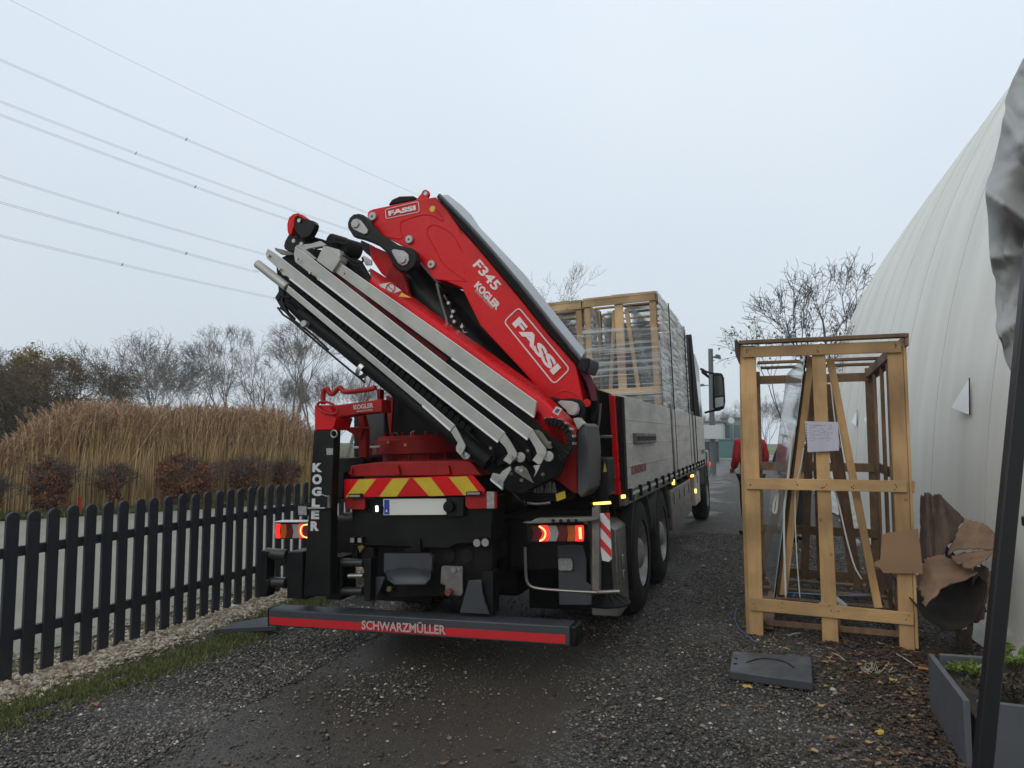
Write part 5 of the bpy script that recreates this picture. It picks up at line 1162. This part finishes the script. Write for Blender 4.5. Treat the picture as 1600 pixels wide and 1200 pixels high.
for i,(px,py,m_,lb,sz) in enumerate(((1444,1049,LO,'large orange fallen leaf beside the back corner of the planter',.05),(1397,1067,LY,'yellow fallen leaf on the brown litter between the pad and the planter',.03),(1168,1077,LY,'yellow leaf lying in front of the black outrigger pad',.03),(1292,1077,LY,'pale yellow leaf just right of the black pad',.025),(149,1105,LO,'orange leaf on the gravel at the lower left',.03),(1374,1150,LY,'yellow leaf near the bottom edge left of the planter',.025))):
    p=ground_pt(px,py); r=random.Random(i); P=[Vector((math.cos(a)*sz*r.uniform(.6,1.1),math.sin(a)*sz*r.uniform(.5,.8),.012+r.uniform(0,.02))) for a in [k*math.pi/5 for k in range(10)]]
    o=MB().prism(P,(0,0,-.002)).build('fallen_leaf',m_); o.location=p; tag(o,lb,'leaf','bright fallen leaves on the gravel')
mb=MB(); p=at(1372,1050,Z=.02); r=random.Random(4)
for i in range(30):
    q=p+Vector((r.uniform(-.08,.08),r.uniform(-.05,.05),0)); mb.tube([q,q+Vector((r.uniform(-.05,.05),r.uniform(-.03,.03),r.uniform(.01,.06)))],.002,4)
p0=Vector((p.x,p.y,0)); mb.v=[(a-p0.x,b-p0.y,c) for a,b,c in mb.v]
o=mb.build('straw_tuft',mat('straw',(.40,.36,.26),.7)); o.location=p0; tag(o,'tuft of pale straw on the brown leaves in front of the wooden crate','straw')
for i,(P,lb) in enumerate(((((1232,993),(1241,990),(1250,989)),'short pale wood splinter on the gravel under the wooden crate'),(((1399,1021),(1412,1028),(1430,1040)),'long pale stick lying on the leaves right of the wooden crate'),(((1300,1020),(1312,1025),(1320,1032)),'pale twig lying just in front of the middle post of the wooden crate'))):
    Q=[at(a,b,Z=.02) for a,b in P]; b0=Q[0].copy(); b0.z=0; o=MB().tube([q-b0 for q in Q],.005,6).build('wood_splinter',bpy.data.materials['straw']); o.location=b0; tag(o,lb,'splinter','splinters by the wooden crate')
Q=smoothp([at(a,b,Z=.015) for a,b in ((1152,950),(1147,962),(1150,975),(1158,985),(1170,995),(1180,1003))],2); b0=Q[0].copy(); b0.z=0
o=MB().tube([q-b0 for q in Q],.003,5).build('cord',mat('cord_blue',(.12,.22,.4),.6)); o.location=b0; tag(o,'thin blue cord on the gravel at the left foot of the wooden crate','cord')
# ================================================================ reeds, shrubs
REED=islandmat('reed_stalk',[(0,(.38,.235,.09)),(.5,(.64,.43,.19)),(1,(.84,.63,.34))],.8)
PLUME=islandmat('reed_plume',[(0,(.18,.10,.055)),(.6,(.36,.215,.125)),(1,(.60,.43,.28))],.9)
nrm=Vector((-dd.y,dd.x,0))
if nrm.x>0: nrm=-nrm
def reg_reed(r,n):
    t=r.uniform(-2.2,6.6,n); s=1.3+3.2*r.uniform(0,1,n)**1.3+np.maximum(0,t*0); X=fa.x+dd.x*t+nrm.x*s; Y=fa.y+dd.y*t+nrm.y*s; return X,Y
def reeds(n,seed):
    r=np.random.default_rng(seed); X,Y=reg_reed(r,n); t=(X-fa.x)*dd.x+(Y-fa.y)*dd.y
    H=np.array([2.0+.10*mnoise.noise(Vector((x*.5,y*.5,0)))+.30*mnoise.noise(Vector((x*1.7,y*1.7,0))) for x,y in zip(X,Y)])*r.uniform(.70,1.17,n)*np.clip((t+2.9)/3.0,.35,1)*np.clip((7.4-t)/2.2,.4,1)
    a=r.uniform(0,6.28,n); b=r.normal(.6,1.5,n); le=H*(r.uniform(.02,.14,n)+.25*(r.uniform(0,1,n)>.93)); rows=[]
    for f,w in ((0,.007),(.5,.006),(1,.003)):
        cx=X+np.cos(b)*le*f*f; cy=Y+np.sin(b)*le*f*f; cz=-.12+H*f
        rows+= [np.stack([cx-np.cos(a)*w,cy-np.sin(a)*w,cz],-1),np.stack([cx+np.cos(a)*w,cy+np.sin(a)*w,cz],-1)]
    V=np.stack(rows,1).reshape(-1,3); q=np.array([(0,1,3,2),(2,3,5,4)]); F_=(q[None]+6*np.arange(n)[:,None,None]).reshape(-1,4)
    tag(npmesh('reed_bed',V,F_,REED),kind='stuff')
    # plumes: drooping tufts made of a few slender quads
    VV=[];k=0
    for j in range(8):
        aj=a+r.uniform(-1.5,1.5,n); L_=r.uniform(.07,.20,n); dx=np.cos(b+r.normal(0,.5,n))*L_*.55; dy=np.sin(b+r.normal(0,.5,n))*L_*.55
        x0=X+np.cos(b)*le; y0=Y+np.sin(b)*le; z0=-.12+H-.14+.03*j; w=.006
        VV.append(np.stack([np.stack([x0,y0,z0],-1),np.stack([x0+dx*.5-np.sin(aj)*w,y0+dy*.5+np.cos(aj)*w,z0+L_*.6],-1),np.stack([x0+dx,y0+dy,z0+L_*.8],-1),np.stack([x0+dx*.5+np.sin(aj)*w,y0+dy*.5-np.cos(aj)*w,z0+L_*.5],-1)],1).reshape(-1,3))
    V=np.concatenate(VV); tag(npmesh('reed_plumes',V,np.arange(len(V)).reshape(-1,4),PLUME),kind='stuff')
reeds(17000,11)
# shrubs with withered leaves
def seg_mesh(name,Sg,m,parent=None,k=3):
    A=np.array([s[0] for s in Sg],float); B=np.array([s[1] for s in Sg],float); r0=np.array([s[2] for s in Sg]); r1=np.array([s[3] for s in Sg])
    d=B-A; d/=np.maximum(np.linalg.norm(d,axis=1),1e-9)[:,None]; h=np.where(np.abs(d[:,2:3])<.9,np.array([[0,0,1.]]),np.array([[1.,0,0]])); e=np.cross(d,h); e/=np.linalg.norm(e,axis=1)[:,None]; g=np.cross(d,e)
    rows=[]
    for P,r in ((A,r0),(B,r1)):
        for i in range(k):
            t=2*math.pi*i/k; rows.append(P+(e*math.cos(t)+g*math.sin(t))*r[:,None])
    V=np.stack(rows,1).reshape(-1,3); q=np.array([(i,(i+1)%k,k+(i+1)%k,k+i) for i in range(k)]); F_=(q[None]+2*k*np.arange(len(A))[:,None,None]).reshape(-1,4)
    return npmesh(name,V,F_,m,parent,smooth=True)
BARK=mat('hazed_bark',(.125,.105,.088),.9,0,(.22,.19,.16),3)  # grey-brown bark, lightened to put distance haze into the colour
BARKW=mat('brown_twig_bark',(.09,.06,.032),.9,0,(.15,.10,.055),3)
BARK2=mat('dark_bark',(.055,.047,.040),.9,0,(.10,.087,.074),3)
def grow(R_,p,d,Ln,r,lvl,out,tw,droop,spread,fork):
    n=3; q=p
    for i in range(n):
        d=(d+Vector((R_.gauss(0,.10),R_.gauss(0,.10),R_.gauss(0,.06)+(-droop if lvl<=2 else .05)))).normalized(); e=q+d*Ln/n; r1=r*(1-.22/1*(i+1)/n) if True else r
        out.append((tuple(q),tuple(e),r*(1-.22*i/n),r1)); 
        if lvl<=tw and R_.random()<.8:
            s=Vector((R_.gauss(0,1),R_.gauss(0,1),R_.gauss(.2,.6))).normalized(); s=(d*.6+s*.8).normalized(); f=e+s*Ln*R_.uniform(.35,.7); m_=(e+f)/2+Vector((R_.gauss(0,.04),R_.gauss(0,.04),R_.gauss(0,.04)))*Ln
            out.append((tuple(e),tuple(m_),r*.45,r*.3)); out.append((tuple(m_),tuple(f),r*.3,r*.18))
        q=e
    if lvl==0: return
    k=fork if R_.random()<.55 else fork-1; k=max(2,k); a0=R_.uniform(0,6.28)
    for j in range(k):
        a=a0+j*2*math.pi/k+R_.gauss(0,.4); x=Vector((1,0,0)) if abs(d.x)<.8 else Vector((0,1,0)); e=d.cross(x).normalized(); g=d.cross(e)
        sp=spread*R_.uniform(.6,1.25); nd=(d*math.cos(sp)+(e*math.cos(a)+g*math.sin(a))*math.sin(sp)).normalized()
        grow(R_,q,nd,Ln*R_.uniform(.66,.86),r*.78*(.62 if k>2 else .70)**.8,lvl-1,out,tw,droop,spread,fork)
def make_tree(name,h,seed,lvl=7,spread=.42,droop=0,fork=3,trunk=.25,r=None,minr=.008,bark=None,tw=2,leaves=0,leafmat=None,multi=1):
    R_=random.Random(seed); out=[]; r=r or h*.018; root=empty(name)
    for m_ in range(multi):
        a=R_.uniform(0,6.28); d0=Vector((math.cos(a)*.28*(multi>1),math.sin(a)*.28*(multi>1),1)).normalized()
        grow(R_,Vector((0,0,-.2)),d0,h*trunk,r/(multi**.4),lvl,out,tw,droop,spread,fork)
    zmax=max(s[1][2] for s in out); k=h/zmax
    out=[(tuple(v*k for v in a),tuple(v*k for v in b),max(minr,r0),max(minr*.7,r1)) for a,b,r0,r1 in out]
    tr=[s for s in out if s[2]>r*.42]; cr_=[s for s in out if s[2]<=r*.42]
    seg_mesh('trunk',tr,bark or BARK,root,6); seg_mesh('crown',cr_,bark or BARK,root,3)
    if leaves:
        rg=np.random.default_rng(seed); idx=rg.integers(0,len(cr_),leaves); P=np.array([cr_[i][1] for i in idx])+rg.normal(0,.12,(leaves,3))
        a=rg.normal(size=(leaves,3)); a/=np.linalg.norm(a,axis=1)[:,None]; b=np.cross(a,rg.normal(size=(leaves,3))); b/=np.linalg.norm(b,axis=1)[:,None]; s=.06
        V=np.stack([P-a*s,P+b*s*.5,P+a*s,P-b*s*.5],1).reshape(-1,3); npmesh('leaves',V,np.arange(len(V)).reshape(-1,4),leafmat,root)
    return root,len(out)
def place(root,px,Y,label,group='bare trees beyond the reeds',cat='tree',rz=0,sc=1,z=-.1):
    p=at(px,680,Y=Y); root.location=(p.x,p.y,z); root.rotation_euler=(0,0,rz); root.scale=(sc,sc,sc); tag(root,label,cat,group); return root
DLEAF=mat('withered_brown_leaf',(.085,.032,.014),.8,0,(.30,.125,.055),9)
def shrub(px,py0,w,top,Y,n,label,seed):
    Y-=.35; p=at(px,py0,Y=Y); zt=at(px,top,Y=Y).z; rad=w/FX*Y/math.cos(.4)*.5*1.05; h=zt+.1; rg=np.random.default_rng(seed); root=empty('beech_shrub',loc=(p.x,p.y,-.1)); tag(root,label,'shrub','brown beech shrubs in front of the reeds')
    out=[]; R_=random.Random(seed); mb=[]
    for i in range(7): 
        a=R_.uniform(0,6.28); grow(R_,Vector((0,0,0)),Vector((math.cos(a)*.35,math.sin(a)*.35,1)).normalized(),h*.32,.012,4,out,2,0,.45,3)
    seg_mesh('stem',[(a,b,max(.003,c),max(.002,d_)) for a,b,c,d_ in out],BARK2,root)
    Vs=[];Fs=[];k=0
    nc=26 if w>60 else 14
    for i in range(nc):
        u=rg.uniform(-1,1,3); u=u/max(1,np.linalg.norm(u)); c=(u[0]*rad*.72,u[1]*rad*.72,h*.55+u[2]*h*.36)
        V,F_=leafcloud(int(n*2.2)//nc,c,(rad*.42,rad*.42,h*.17),.036,rg,.2); Vs.append(V);Fs.append(F_+k);k+=len(V)
    npmesh('leaves',np.concatenate(Vs),np.concatenate(Fs),DLEAF,root)
for i,(px,Y,w,top,n,lb) in enumerate(((76,11.2,72,716,3600,'dense dark brown beech shrub, leftmost in front of the reeds'),(172,12.3,50,722,700,'thin, sparsely leaved brown beech shrub between the two densest ones'),(290,13.6,95,708,5200,'widest brown beech shrub in front of the reeds'),(384,14.8,50,712,2200,'round brown beech shrub right of the widest one'),(447,15.8,44,716,1500,'brown beech shrub partly behind the fence tops beside the black stabiliser leg'),(-6,10.4,26,742,700,'low brown shrub cut off by the left edge of the photo'))):
    shrub(px,785,w,top,Y,n,lb,20+i)
p=at(124,800,Y=11.3); o=MB().box((-.03,-.03,0),(.03,.03,.36)).build('marker_post',mat('marker_red',(.5,.03,.02),.6),None,.006); o.location=(p.x,p.y,-.1); tag(o,'short red marker post in front of the reeds behind the fence','post')
# big brown-green overgrown willow at far left
WLE=islandmat('olive_leaf',[(0,(.10,.08,.03)),(.5,(.22,.165,.06)),(.85,(.34,.23,.09)),(1,(.42,.26,.12))],.85)
def mound(px,Y,w,top,label,seed,n,mt,name='overgrown_shrub',droop=.35):
    p=at(px,700,Y=Y); zt=at(px,top,Y=Y).z+.1; rad=w/FX*Y*1.05*.5; rg=np.random.default_rng(seed); R_=random.Random(seed)
    root=empty(name,loc=(p.x,p.y,-.1)); tag(root,label,'shrub','overgrown shrubs at the far left')
    out=[]
    for i in range(8):
        a=R_.uniform(0,6.28); grow(R_,Vector((math.cos(a)*rad*.2,math.sin(a)*rad*.2,0)),Vector((math.cos(a)*.5,math.sin(a)*.5,1)).normalized(),zt*.28,.07,6,out,3,.12,.45,3)
    zm=max(s[1][2] for s in out); k=zt/zm; out=[(tuple(v*k for v in a),tuple(v*k for v in b),max(.008,c),max(.006,d_)) for a,b,c,d_ in out]
    seg_mesh('branches',out,BARKW,root)
    Vs=[];Fs=[];kk=0;nc=150
    for i in range(nc):
        u=rg.normal(size=3); u/=np.linalg.norm(u); u[2]=abs(u[2]); rr_=rg.uniform(.45,.93); c=(u[0]*rad*rr_,u[1]*rad*rr_,.35+u[2]*(zt-.5)*rr_)
        V,F_=leafcloud(int(n*2.6)//nc,c,(rad*.17,rad*.17,zt*.11),.075,rg,.1); V[:,2]+=-droop*.0; Vs.append(V);Fs.append(F_+kk);kk+=len(V)
    npmesh('leaves',np.concatenate(Vs),np.concatenate(Fs),mt,root)
    # hanging whips on the outline
    S_=[]
    for i in range(260):
        u=rg.normal(size=3); u/=np.linalg.norm(u); u[2]=abs(u[2]); q=Vector((u[0]*rad*.85,u[1]*rad*.85,.3+u[2]*(zt-.4)*.93)); d=Vector((u[0],u[1],.9))
        for s_ in range(5):
            e=q+d.normalized()*.16; S_.append((tuple(q),tuple(e),.007,.005)); q=e; d=d+Vector((0,0,-.42))
    seg_mesh('whips',S_,BARKW,root)
mound(60,24,235,528,'large olive-brown overgrown shrub with drooping whips at the far left behind the reeds',31,26000,WLE)
mound(-60,20,150,552,'dark overgrown shrub cut off by the left edge of the photo',32,12000,WLE)
# bare trees
TA,_=make_tree('bare_tree',9,1,lvl=6,spread=.31,fork=3,trunk=.24,minr=.008,tw=1,r=.11)
TB,_=make_tree('bare_tree',10,2,lvl=6,spread=.36,fork=3,trunk=.26,minr=.008,tw=2,r=.13)
TC,_=make_tree('bare_tree',7,3,lvl=5,spread=.36,fork=3,trunk=.18,multi=6,minr=.008,tw=2,r=.09)
def hs(top,Y,h0,px=400): return (at(px,top,Y=Y).z+.1)/h0
place(TC,238,38,'wide bushy grey bare tree with many stems, right of the olive shrub',sc=hs(513,38,7,238))
place(TA,352,42,'slender bare tree with a forked trunk left of the tall one',sc=hs(508,42,9,352))
place(TB,452,30,'tall bare tree with wide limbs below the tip of the folded boom',sc=hs(462,30,10,452))
for (src,px,Y,top,rz,lb) in ((TA,540,33,470,2.0,'bare tree directly behind the red hook bar of the stabiliser'),(TC,212,44,548,1.0,'low bushy bare tree just right of the olive shrub'),(TC,300,46,548,2.3,'low bushy bare tree between the wide grey one and the slender one'),(TB,405,48,520,4.0,'bare tree just left of the tall one, partly behind its limbs'),(TC,430,40,575,.5,'low bare thicket at the foot of the tall tree'),(TC,510,42,560,3.0,'low bare thicket left of the red stabiliser cap'),(TC,590,44,580,4.4,'bare thicket seen in the gap left of the black crane column'),(TA,495,52,500,5.0,'faint bare tree just right of the tall tree by the boom'),(TB,862,44,408,1.2,'bare treetop showing between the boom and the truck crates'),(TA,822,50,432,3.3,'bare treetop touching the black edge of the boom')):
    place(copy_tree(src),px,Y,lb,rz=rz,sc=hs(top,Y,{TA:9,TB:10,TC:7}[src],px))
LL=mat('last_leaf',(.075,.06,.035),.8,0,(.12,.085,.045),4)
TD,_=make_tree('bare_tree',7.5,9,lvl=6,spread=.33,fork=3,trunk=.17,minr=.0075,tw=3,bark=BARK2,r=.13)
place(TD,1288,24,'dark bare tree with upswept branches above the wooden crate','trees beyond the wooden crate',sc=hs(398,24,7.5,1288))
TE,_=make_tree('sparse_tree',5.5,12,lvl=6,spread=.40,droop=.04,fork=3,trunk=.18,minr=.0065,tw=2,bark=BARK2,leaves=260,leafmat=LL,r=.05)
place(TE,1236,21,'lower drooping tree with a few last leaves, seen through the top of the wooden crate','trees beyond the wooden crate',sc=hs(497,21,5.5,1212),z=0)
# far misty trees and thickets across the lane end
lab=['far grey tree left of the round sign','far grey tree behind the street lamp','far grey tree behind the round sign','far misty tree in the left opening of the crate','far misty conifer-shaped tree in the crate opening','far misty tree near the glass pane']
for i,(px,Y,top) in enumerate(((1085,105,640),(1118,112,640),(1150,108,636),(1196,118,622),(1222,122,622),(1250,120,622),(1170,125,640),(1270,115,620))):
    place(copy_tree(TC if i%2 else TB),px,Y,(lab+['faint misty tree hidden mostly by the left post of the crate','faint misty tree behind the middle post of the crate'])[i],'misty trees at the end of the lane',rz=i*1.3,sc=1.3*hs(top,Y,7 if i%2 else 10,px),z=-1.4)
# ================================================================ power lines
WIRE=mat('power_cable',(.09,.095,.10),.5)
def wire(pts,label,twin,spacer=None,r=.014):
    Ys=[46,58,76,150][:len(pts)]
    P=[at(px,py,Y=Y) for (px,py),Y in zip(pts,Ys)]; base=P[0].copy(); n=50
    # quadratic through three control places
    Q=[]
    A,B,C_=P[0],P[1],P[2]; tb=(B-A).length/((B-A).length+(C_-B).length)
    for i in range(n+1):
        t=i/n*1.35-.12; l0=(t-tb)*(t-1)/((0-tb)*(0-1)); l1=t*(t-1)/(tb*(tb-1)); l2=t*(t-tb)/(1*(1-tb)); Q.append(A*l0+B*l1+C_*l2)
    root=empty('power_line',loc=base); tag(root,label,'power line','power lines crossing the sky')
    for o_ in ((0,.17),) if twin else ((0,),):
        for q in o_:
            MB().tube([x-base+Vector((0,0,-q*1.0)) for x in Q],r,4).build('conductor',WIRE,root)
    if spacer:
        s=at(spacer[0],spacer[1],Y=Ys[1]); i=min(range(n+1),key=lambda k:abs(_proj(Q[k])[0]-spacer[0])); s=Q[i]-base
        MB().tube([s+Vector((-.14,0,-.2)),s+Vector((.05,0,-.1)),s+Vector((.16,0,.12))],[.03,.055,.02],6).build('spacer',BLKM,root)
def _proj(p):
    q=Vector(p)-CP; z=q.dot(_f); return 800+FX*q.dot(_r)/z,600-FX*q.dot(_u)/z
wire([(16,0),(280,132),(620,290)],'single thin power cable, topmost, starting at the top left corner',False)
for p,s,l in (([(0,92),(284,214),(570,330)],(284,214),'twin power cable with a spacer, second from the top'),([(0,157),(213,239),(545,358)],(213,239),'twin power cable, third from the top, just above the one with the rightmost spacer'),([(0,178),(308,292),(555,378)],(308,292),'twin power cable, fourth from the top, with the rightmost spacer'),([(0,274),(183,331),(412,396)],(183,331),'twin power cable, fifth from the top, with the leftmost spacer'),([(0,315),(288,394),(402,424)],(288,394),'twin power cable, second from the bottom, spacer above the boom end'),([(0,367),(193,413),(405,460)],(193,413),'twin power cable, lowest of all')):
    wire(p,l,True,s)
# ================================================================ end of the lane
tag(MB().add([(-30,55.5,.01),(60,55.5,.01),(60,120,.01),(-30,120,.01)],[(0,1,2,3)]).build('lawn',mat('mown_lawn',(.10,.15,.035),.9,0,(.13,.17,.05),.6)),kind='structure')
o=MB().box((0,0,0),(60,.25,.10)).build('lane_kerb',mat('kerb_concrete',(.45,.44,.42),.8)); o.location=(-14,55.2,0); tag(o,kind='structure')
tag(MB().add([(-14,48,-.0),(46,48,.0),(46,55.1,.0),(-14,55.1,.0)],[(0,1,2,3)]).build('cross_road',mat('wet_concrete_road',(.24,.235,.23),.5,0,(.16,.155,.15),.6)),kind='structure')
LP=mat('lamp_grey',(.10,.11,.115),.5)
def lamp(px,Y,top,arm,label,group='street lamps at the end of the lane',w=.075):
    p=at(px,700,Y=Y); h=at(px,top,Y=Y).z; root=empty('street_lamp',loc=(p.x,p.y,0)); tag(root,label,'street lamp',group)
    MB().tube([(0,0,0),(0,0,h)],[w*1.3,w],10).build('pole',LP,root)
    MB().tube([(0,0,h*.93),(arm*.5,0,h*.935)],.04,6).build('arm',LP,root)
    MB().prism([(arm*.35,-.12,h*.925),(arm*1.0,-.12,h*.915),(arm*.95,-.12,h*.945),(arm*.5,-.12,h*.955)],(0,.24,0)).build('lamp_head',LP,root,.03)
lamp(1113.5,30,545,.42,'tall grey street lamp with its head to the right, above the truck mirror',w=.10)
lamp(1111,55,594,-.9,'thinner grey street lamp farther away with its arm to the left, behind the truck mirror')
# white notice board on the lamp and round sign
p=at(1112,680,Y=29.5); o=MB().box((-.36,0,1.45),(.36,.04,2.0)).build('notice_board',mat('board_white',(.5,.55,.54),.5),None,.01); o.location=(p.x,p.y,0); tag(o,'blank white notice board in front of the street lamp post','board')
for px,Y,zc_,r,lb in ((1142.5,44,None,.19,'small round white sign on a thin post left of the wooden crate'),):
    p=at(px,657,Y=Y); root=empty('round_sign',loc=(p.x,p.y,0)); tag(root,lb,'sign'); MB().tube([(0,0,0),(0,0,p.z)],.035,6).build('post',LP,root); MB().lathe([(0,.001),(0,r),(.03,r),(.03,.001)],(0,-.05,p.z),(0,1,0),20).build('sign_plate',mat('sign_white',(.6,.62,.64),.5),root)
def house(px0,px1,top,Y,depth,m,label,name='building',roof=None,wins=3):
    a=at(px0,690,Y=Y); b=at(px1,690,Y=Y); h=at(px0,top,Y=Y).z; w=b.x-a.x; root=empty(name,loc=(a.x,Y,0)); tag(root,label,'building','low buildings at the end of the lane')
    MB().box((0,0,0),(w,depth,h)).build('wall',m,root,.02); MB().box((-.15,-.15,h),(w+.15,depth+.15,h+.18)).build('roof',LP,root,.02)
    for i in range(wins):
        x=w*(i+.5)/wins; MB().box((x-w/wins*.3,-.03,h*.42),(x+w/wins*.3,-.005,h*.82)).build('window',mat('far_window',(.09,.12,.13),.2) if 'far_window' not in bpy.data.materials else bpy.data.materials['far_window'],root,.01)
house(1070,1130,661,66,6,mat('pale_render',(.42,.44,.42),.8),'low pale rendered building at the end of the lane beside the truck')
house(1128,1160,655,72,5,mat('grey_teal_render',(.16,.24,.24),.8),'grey-teal building behind the round sign',wins=2)
o=MB().box((-.9,0,0),(.9,1.1,1.25)); o.box((-.95,-.05,1.25),(.95,1.15,1.33)); o=o.build('container',mat('teal_container',(.06,.15,.14),.6),None,.03); p=at(1127,700,Y=52); o.location=(p.x,p.y,0); tag(o,'teal waste container on the far lawn beside the lamp post','container')
o=MB().box((-.5,0,0),(.5,.9,1.15)); o.prism([(-.53,-.05,1.15),(.53,-.05,1.15),(.53,.95,1.3),(-.53,.95,1.3)],(0,0,.05)); o=o.build('waste_bin',mat('bin_dark',(.03,.045,.05),.6),None,.03); p=at(1109,700,Y=44); o.location=(p.x,p.y,0); tag(o,'dark grey waste bin at the end of the lane beside the truck cab','bin')
# ================================================================ people
SKIN=mat('skin',(.42,.22,.15),.5)
def skin(name,pts,edges,m,parent,lv=2):
    me=bpy.data.meshes.new(name); me.from_pydata([p[:3] for p in pts],edges,[]); o=bpy.data.objects.new(name,me); COL.objects.link(o); o.parent=parent
    me.materials.append(m)
    s=o.modifiers.new('s','SKIN'); s.use_smooth_shade=True
    for i,p in enumerate(pts): 
        sv=me.skin_vertices[0].data[i]; r=p[3]; sv.radius=(r,p[4] if len(p)>4 else r); sv.use_root=(i==0)
    q=o.modifiers.new('u','SUBSURF'); q.levels=lv; q.render_levels=lv
    dg=bpy.context.evaluated_depsgraph_get(); m2=bpy.data.meshes.new_from_object(o.evaluated_get(dg)); o.modifiers.clear(); o.data=m2; bpy.data.meshes.remove(me); m2.name=name
    m2.polygons.foreach_set('use_smooth',[True]*len(m2.polygons)); return o
def person(x,y,rz,label,jac,trs,hair,armL,armR,h=1.76):
    root=empty('person',loc=(x,y,0),rz=rz); tag(root,label,'person')   # faces local -Y
    k=h/1.76
    def P(*a): return tuple([a[0]*k,a[1]*k,a[2]*k]+[v*k for v in a[3:]])
    pts=[P(0,0,.95,.15,.11),P(0,0,1.18,.14,.10),P(0,0,1.40,.17,.11),P(0,-.005,1.50,.055),P(0,-.015,1.585,.075,.085),P(0,-.015,1.69,.078,.09)]; ed=[(0,1),(1,2),(2,3),(3,4),(4,5)]
    for s,arm in ((-1,armL),(1,armR)):
        i=len(pts); pts+=[P(s*.19,0,1.42,.055)]+[P(*q) for q in arm]; ed+=[(2,i)]+[(i+j,i+j+1) for j in range(len(arm))]
        hw_=arm[-1]; 
        b=len(pts)-1
        for f in range(5):
            fx=hw_[0]+(f-2)*.018 if f<4 else hw_[0]-s*.045; fy=hw_[1]-.05 if f<4 else hw_[1]-.03; fz=hw_[2]-.02
            pts+=[P(hw_[0]+(f-1.5)*.016,hw_[1]-.03,hw_[2]-.005,.010),P(fx,fy-.01,fz-.02,.008),P(fx,fy-.012,fz-.05,.006)]; n=len(pts); ed+=[(b,n-3),(n-3,n-2),(n-2,n-1)]
        i=len(pts); pts+=[P(s*.09,0,.90,.09),P(s*.10,-.01,.50,.058),P(s*.10,.02,.09,.04),P(s*.11,-.12,.04,.035)]; ed+=[(0,i),(i,i+1),(i+1,i+2),(i+2,i+3)]
    skin('body',pts,ed,SKIN,root)
    jp=[P(0,0,.90,.175,.13),P(0,0,1.15,.17,.125),P(0,0,1.40,.185,.125),P(0,-.005,1.50,.07)]; je=[(0,1),(1,2),(2,3)]
    for s,arm in ((-1,armL),(1,armR)):
        i=len(jp); jp+=[P(s*.20,0,1.41,.078)]+[P(*q[:3],q[3]+.022) for q in arm[:-1]]; je+=[(2,i)]+[(i+j,i+j+1) for j in range(len(arm)-1)]
    skin('jacket',jp,je,jac,root)
    tp_=[P(0,0,.93,.15,.115)]; te=[]
    for s in (-1,1): i=len(tp_); tp_+=[P(s*.09,0,.86,.105),P(s*.10,-.01,.50,.078),P(s*.10,.02,.12,.06)]; te+=[(0,i),(i,i+1),(i+1,i+2)]
    skin('trousers',tp_,te,trs,root)
    for s in (-1,1): skin('shoe',[P(s*.10,.04,.06,.05),P(s*.105,-.06,.05,.045),P(s*.11,-.17,.04,.035)],[(0,1),(1,2)],BLKM,root,1)
    skin('hair',[P(0,.02,1.66,.085,.085),P(0,.0,1.74,.08,.09),P(0,-.03,1.765,.06,.07)],[(0,1),(1,2)],hair,root,1)
    for s in (-1,1): MB().disc(Vector(P(s*.032,-.108,1.665)),(0,-1,0),.010*k,.003,8).build('eye',BLKM,root)
    MB().tube([P(0,-.10,1.66),P(0,-.128,1.625),P(0,-.11,1.615)],[.008,.014,.012],8).build('nose',SKIN,root)
    return root
p=at(1172,700,Y=11.8)
person(p.x-.0,11.8,math.radians(-150),'person in a red jacket and dark trousers behind the wooden crate',mat('red_jacket',(.42,.012,.02),.8,0,(.33,.01,.018),6,bump=.004,bscale=10),mat('dark_trousers',(.02,.02,.028),.85),mat('brown_hair',(.04,.025,.015),.8),
  [(-.245,.03,1.18,.042),(-.23,-.10,1.0,.034),(-.17,-.18,.98,.03)],[(.25,.03,1.18,.042),(.22,-.12,1.02,.034),(.18,-.20,1.0,.03)],h=1.84)
p=at(1238,700,Y=11.4)
person(p.x,11.4,math.radians(40),'person in a dark jacket behind the leaning glass pane of the wooden crate',mat('dark_jacket',(.015,.018,.022),.8,bump=.004,bscale=10),bpy.data.materials['dark_trousers'],bpy.data.materials['brown_hair'],
  [(-.29,.04,1.18,.05),(-.30,-.10,1.02,.036),(-.26,-.20,1.0,.03)],[(.28,.03,1.16,.05),(.28,-.04,.92,.036),(.28,-.06,.86,.03)])
# ================================================================ haze
hb=MB().box((-130,-40,-1.5),(130,135,46)).build('haze',None,None,0,angle=0); tag(hb,kind='stuff')
hm=bpy.data.materials.new('haze_air'); hm.use_nodes=True; t=hm.node_tree; t.nodes.clear(); o_=t.nodes.new('ShaderNodeOutputMaterial'); v=t.nodes.new('ShaderNodeVolumePrincipled')
v.inputs['Color'].default_value=(.985,.99,1,1); v.inputs['Density'].default_value=.0010; v.inputs['Anisotropy'].default_value=.1; t.links.new(v.outputs[0],o_.inputs['Volume']); hb.data.materials.append(hm)
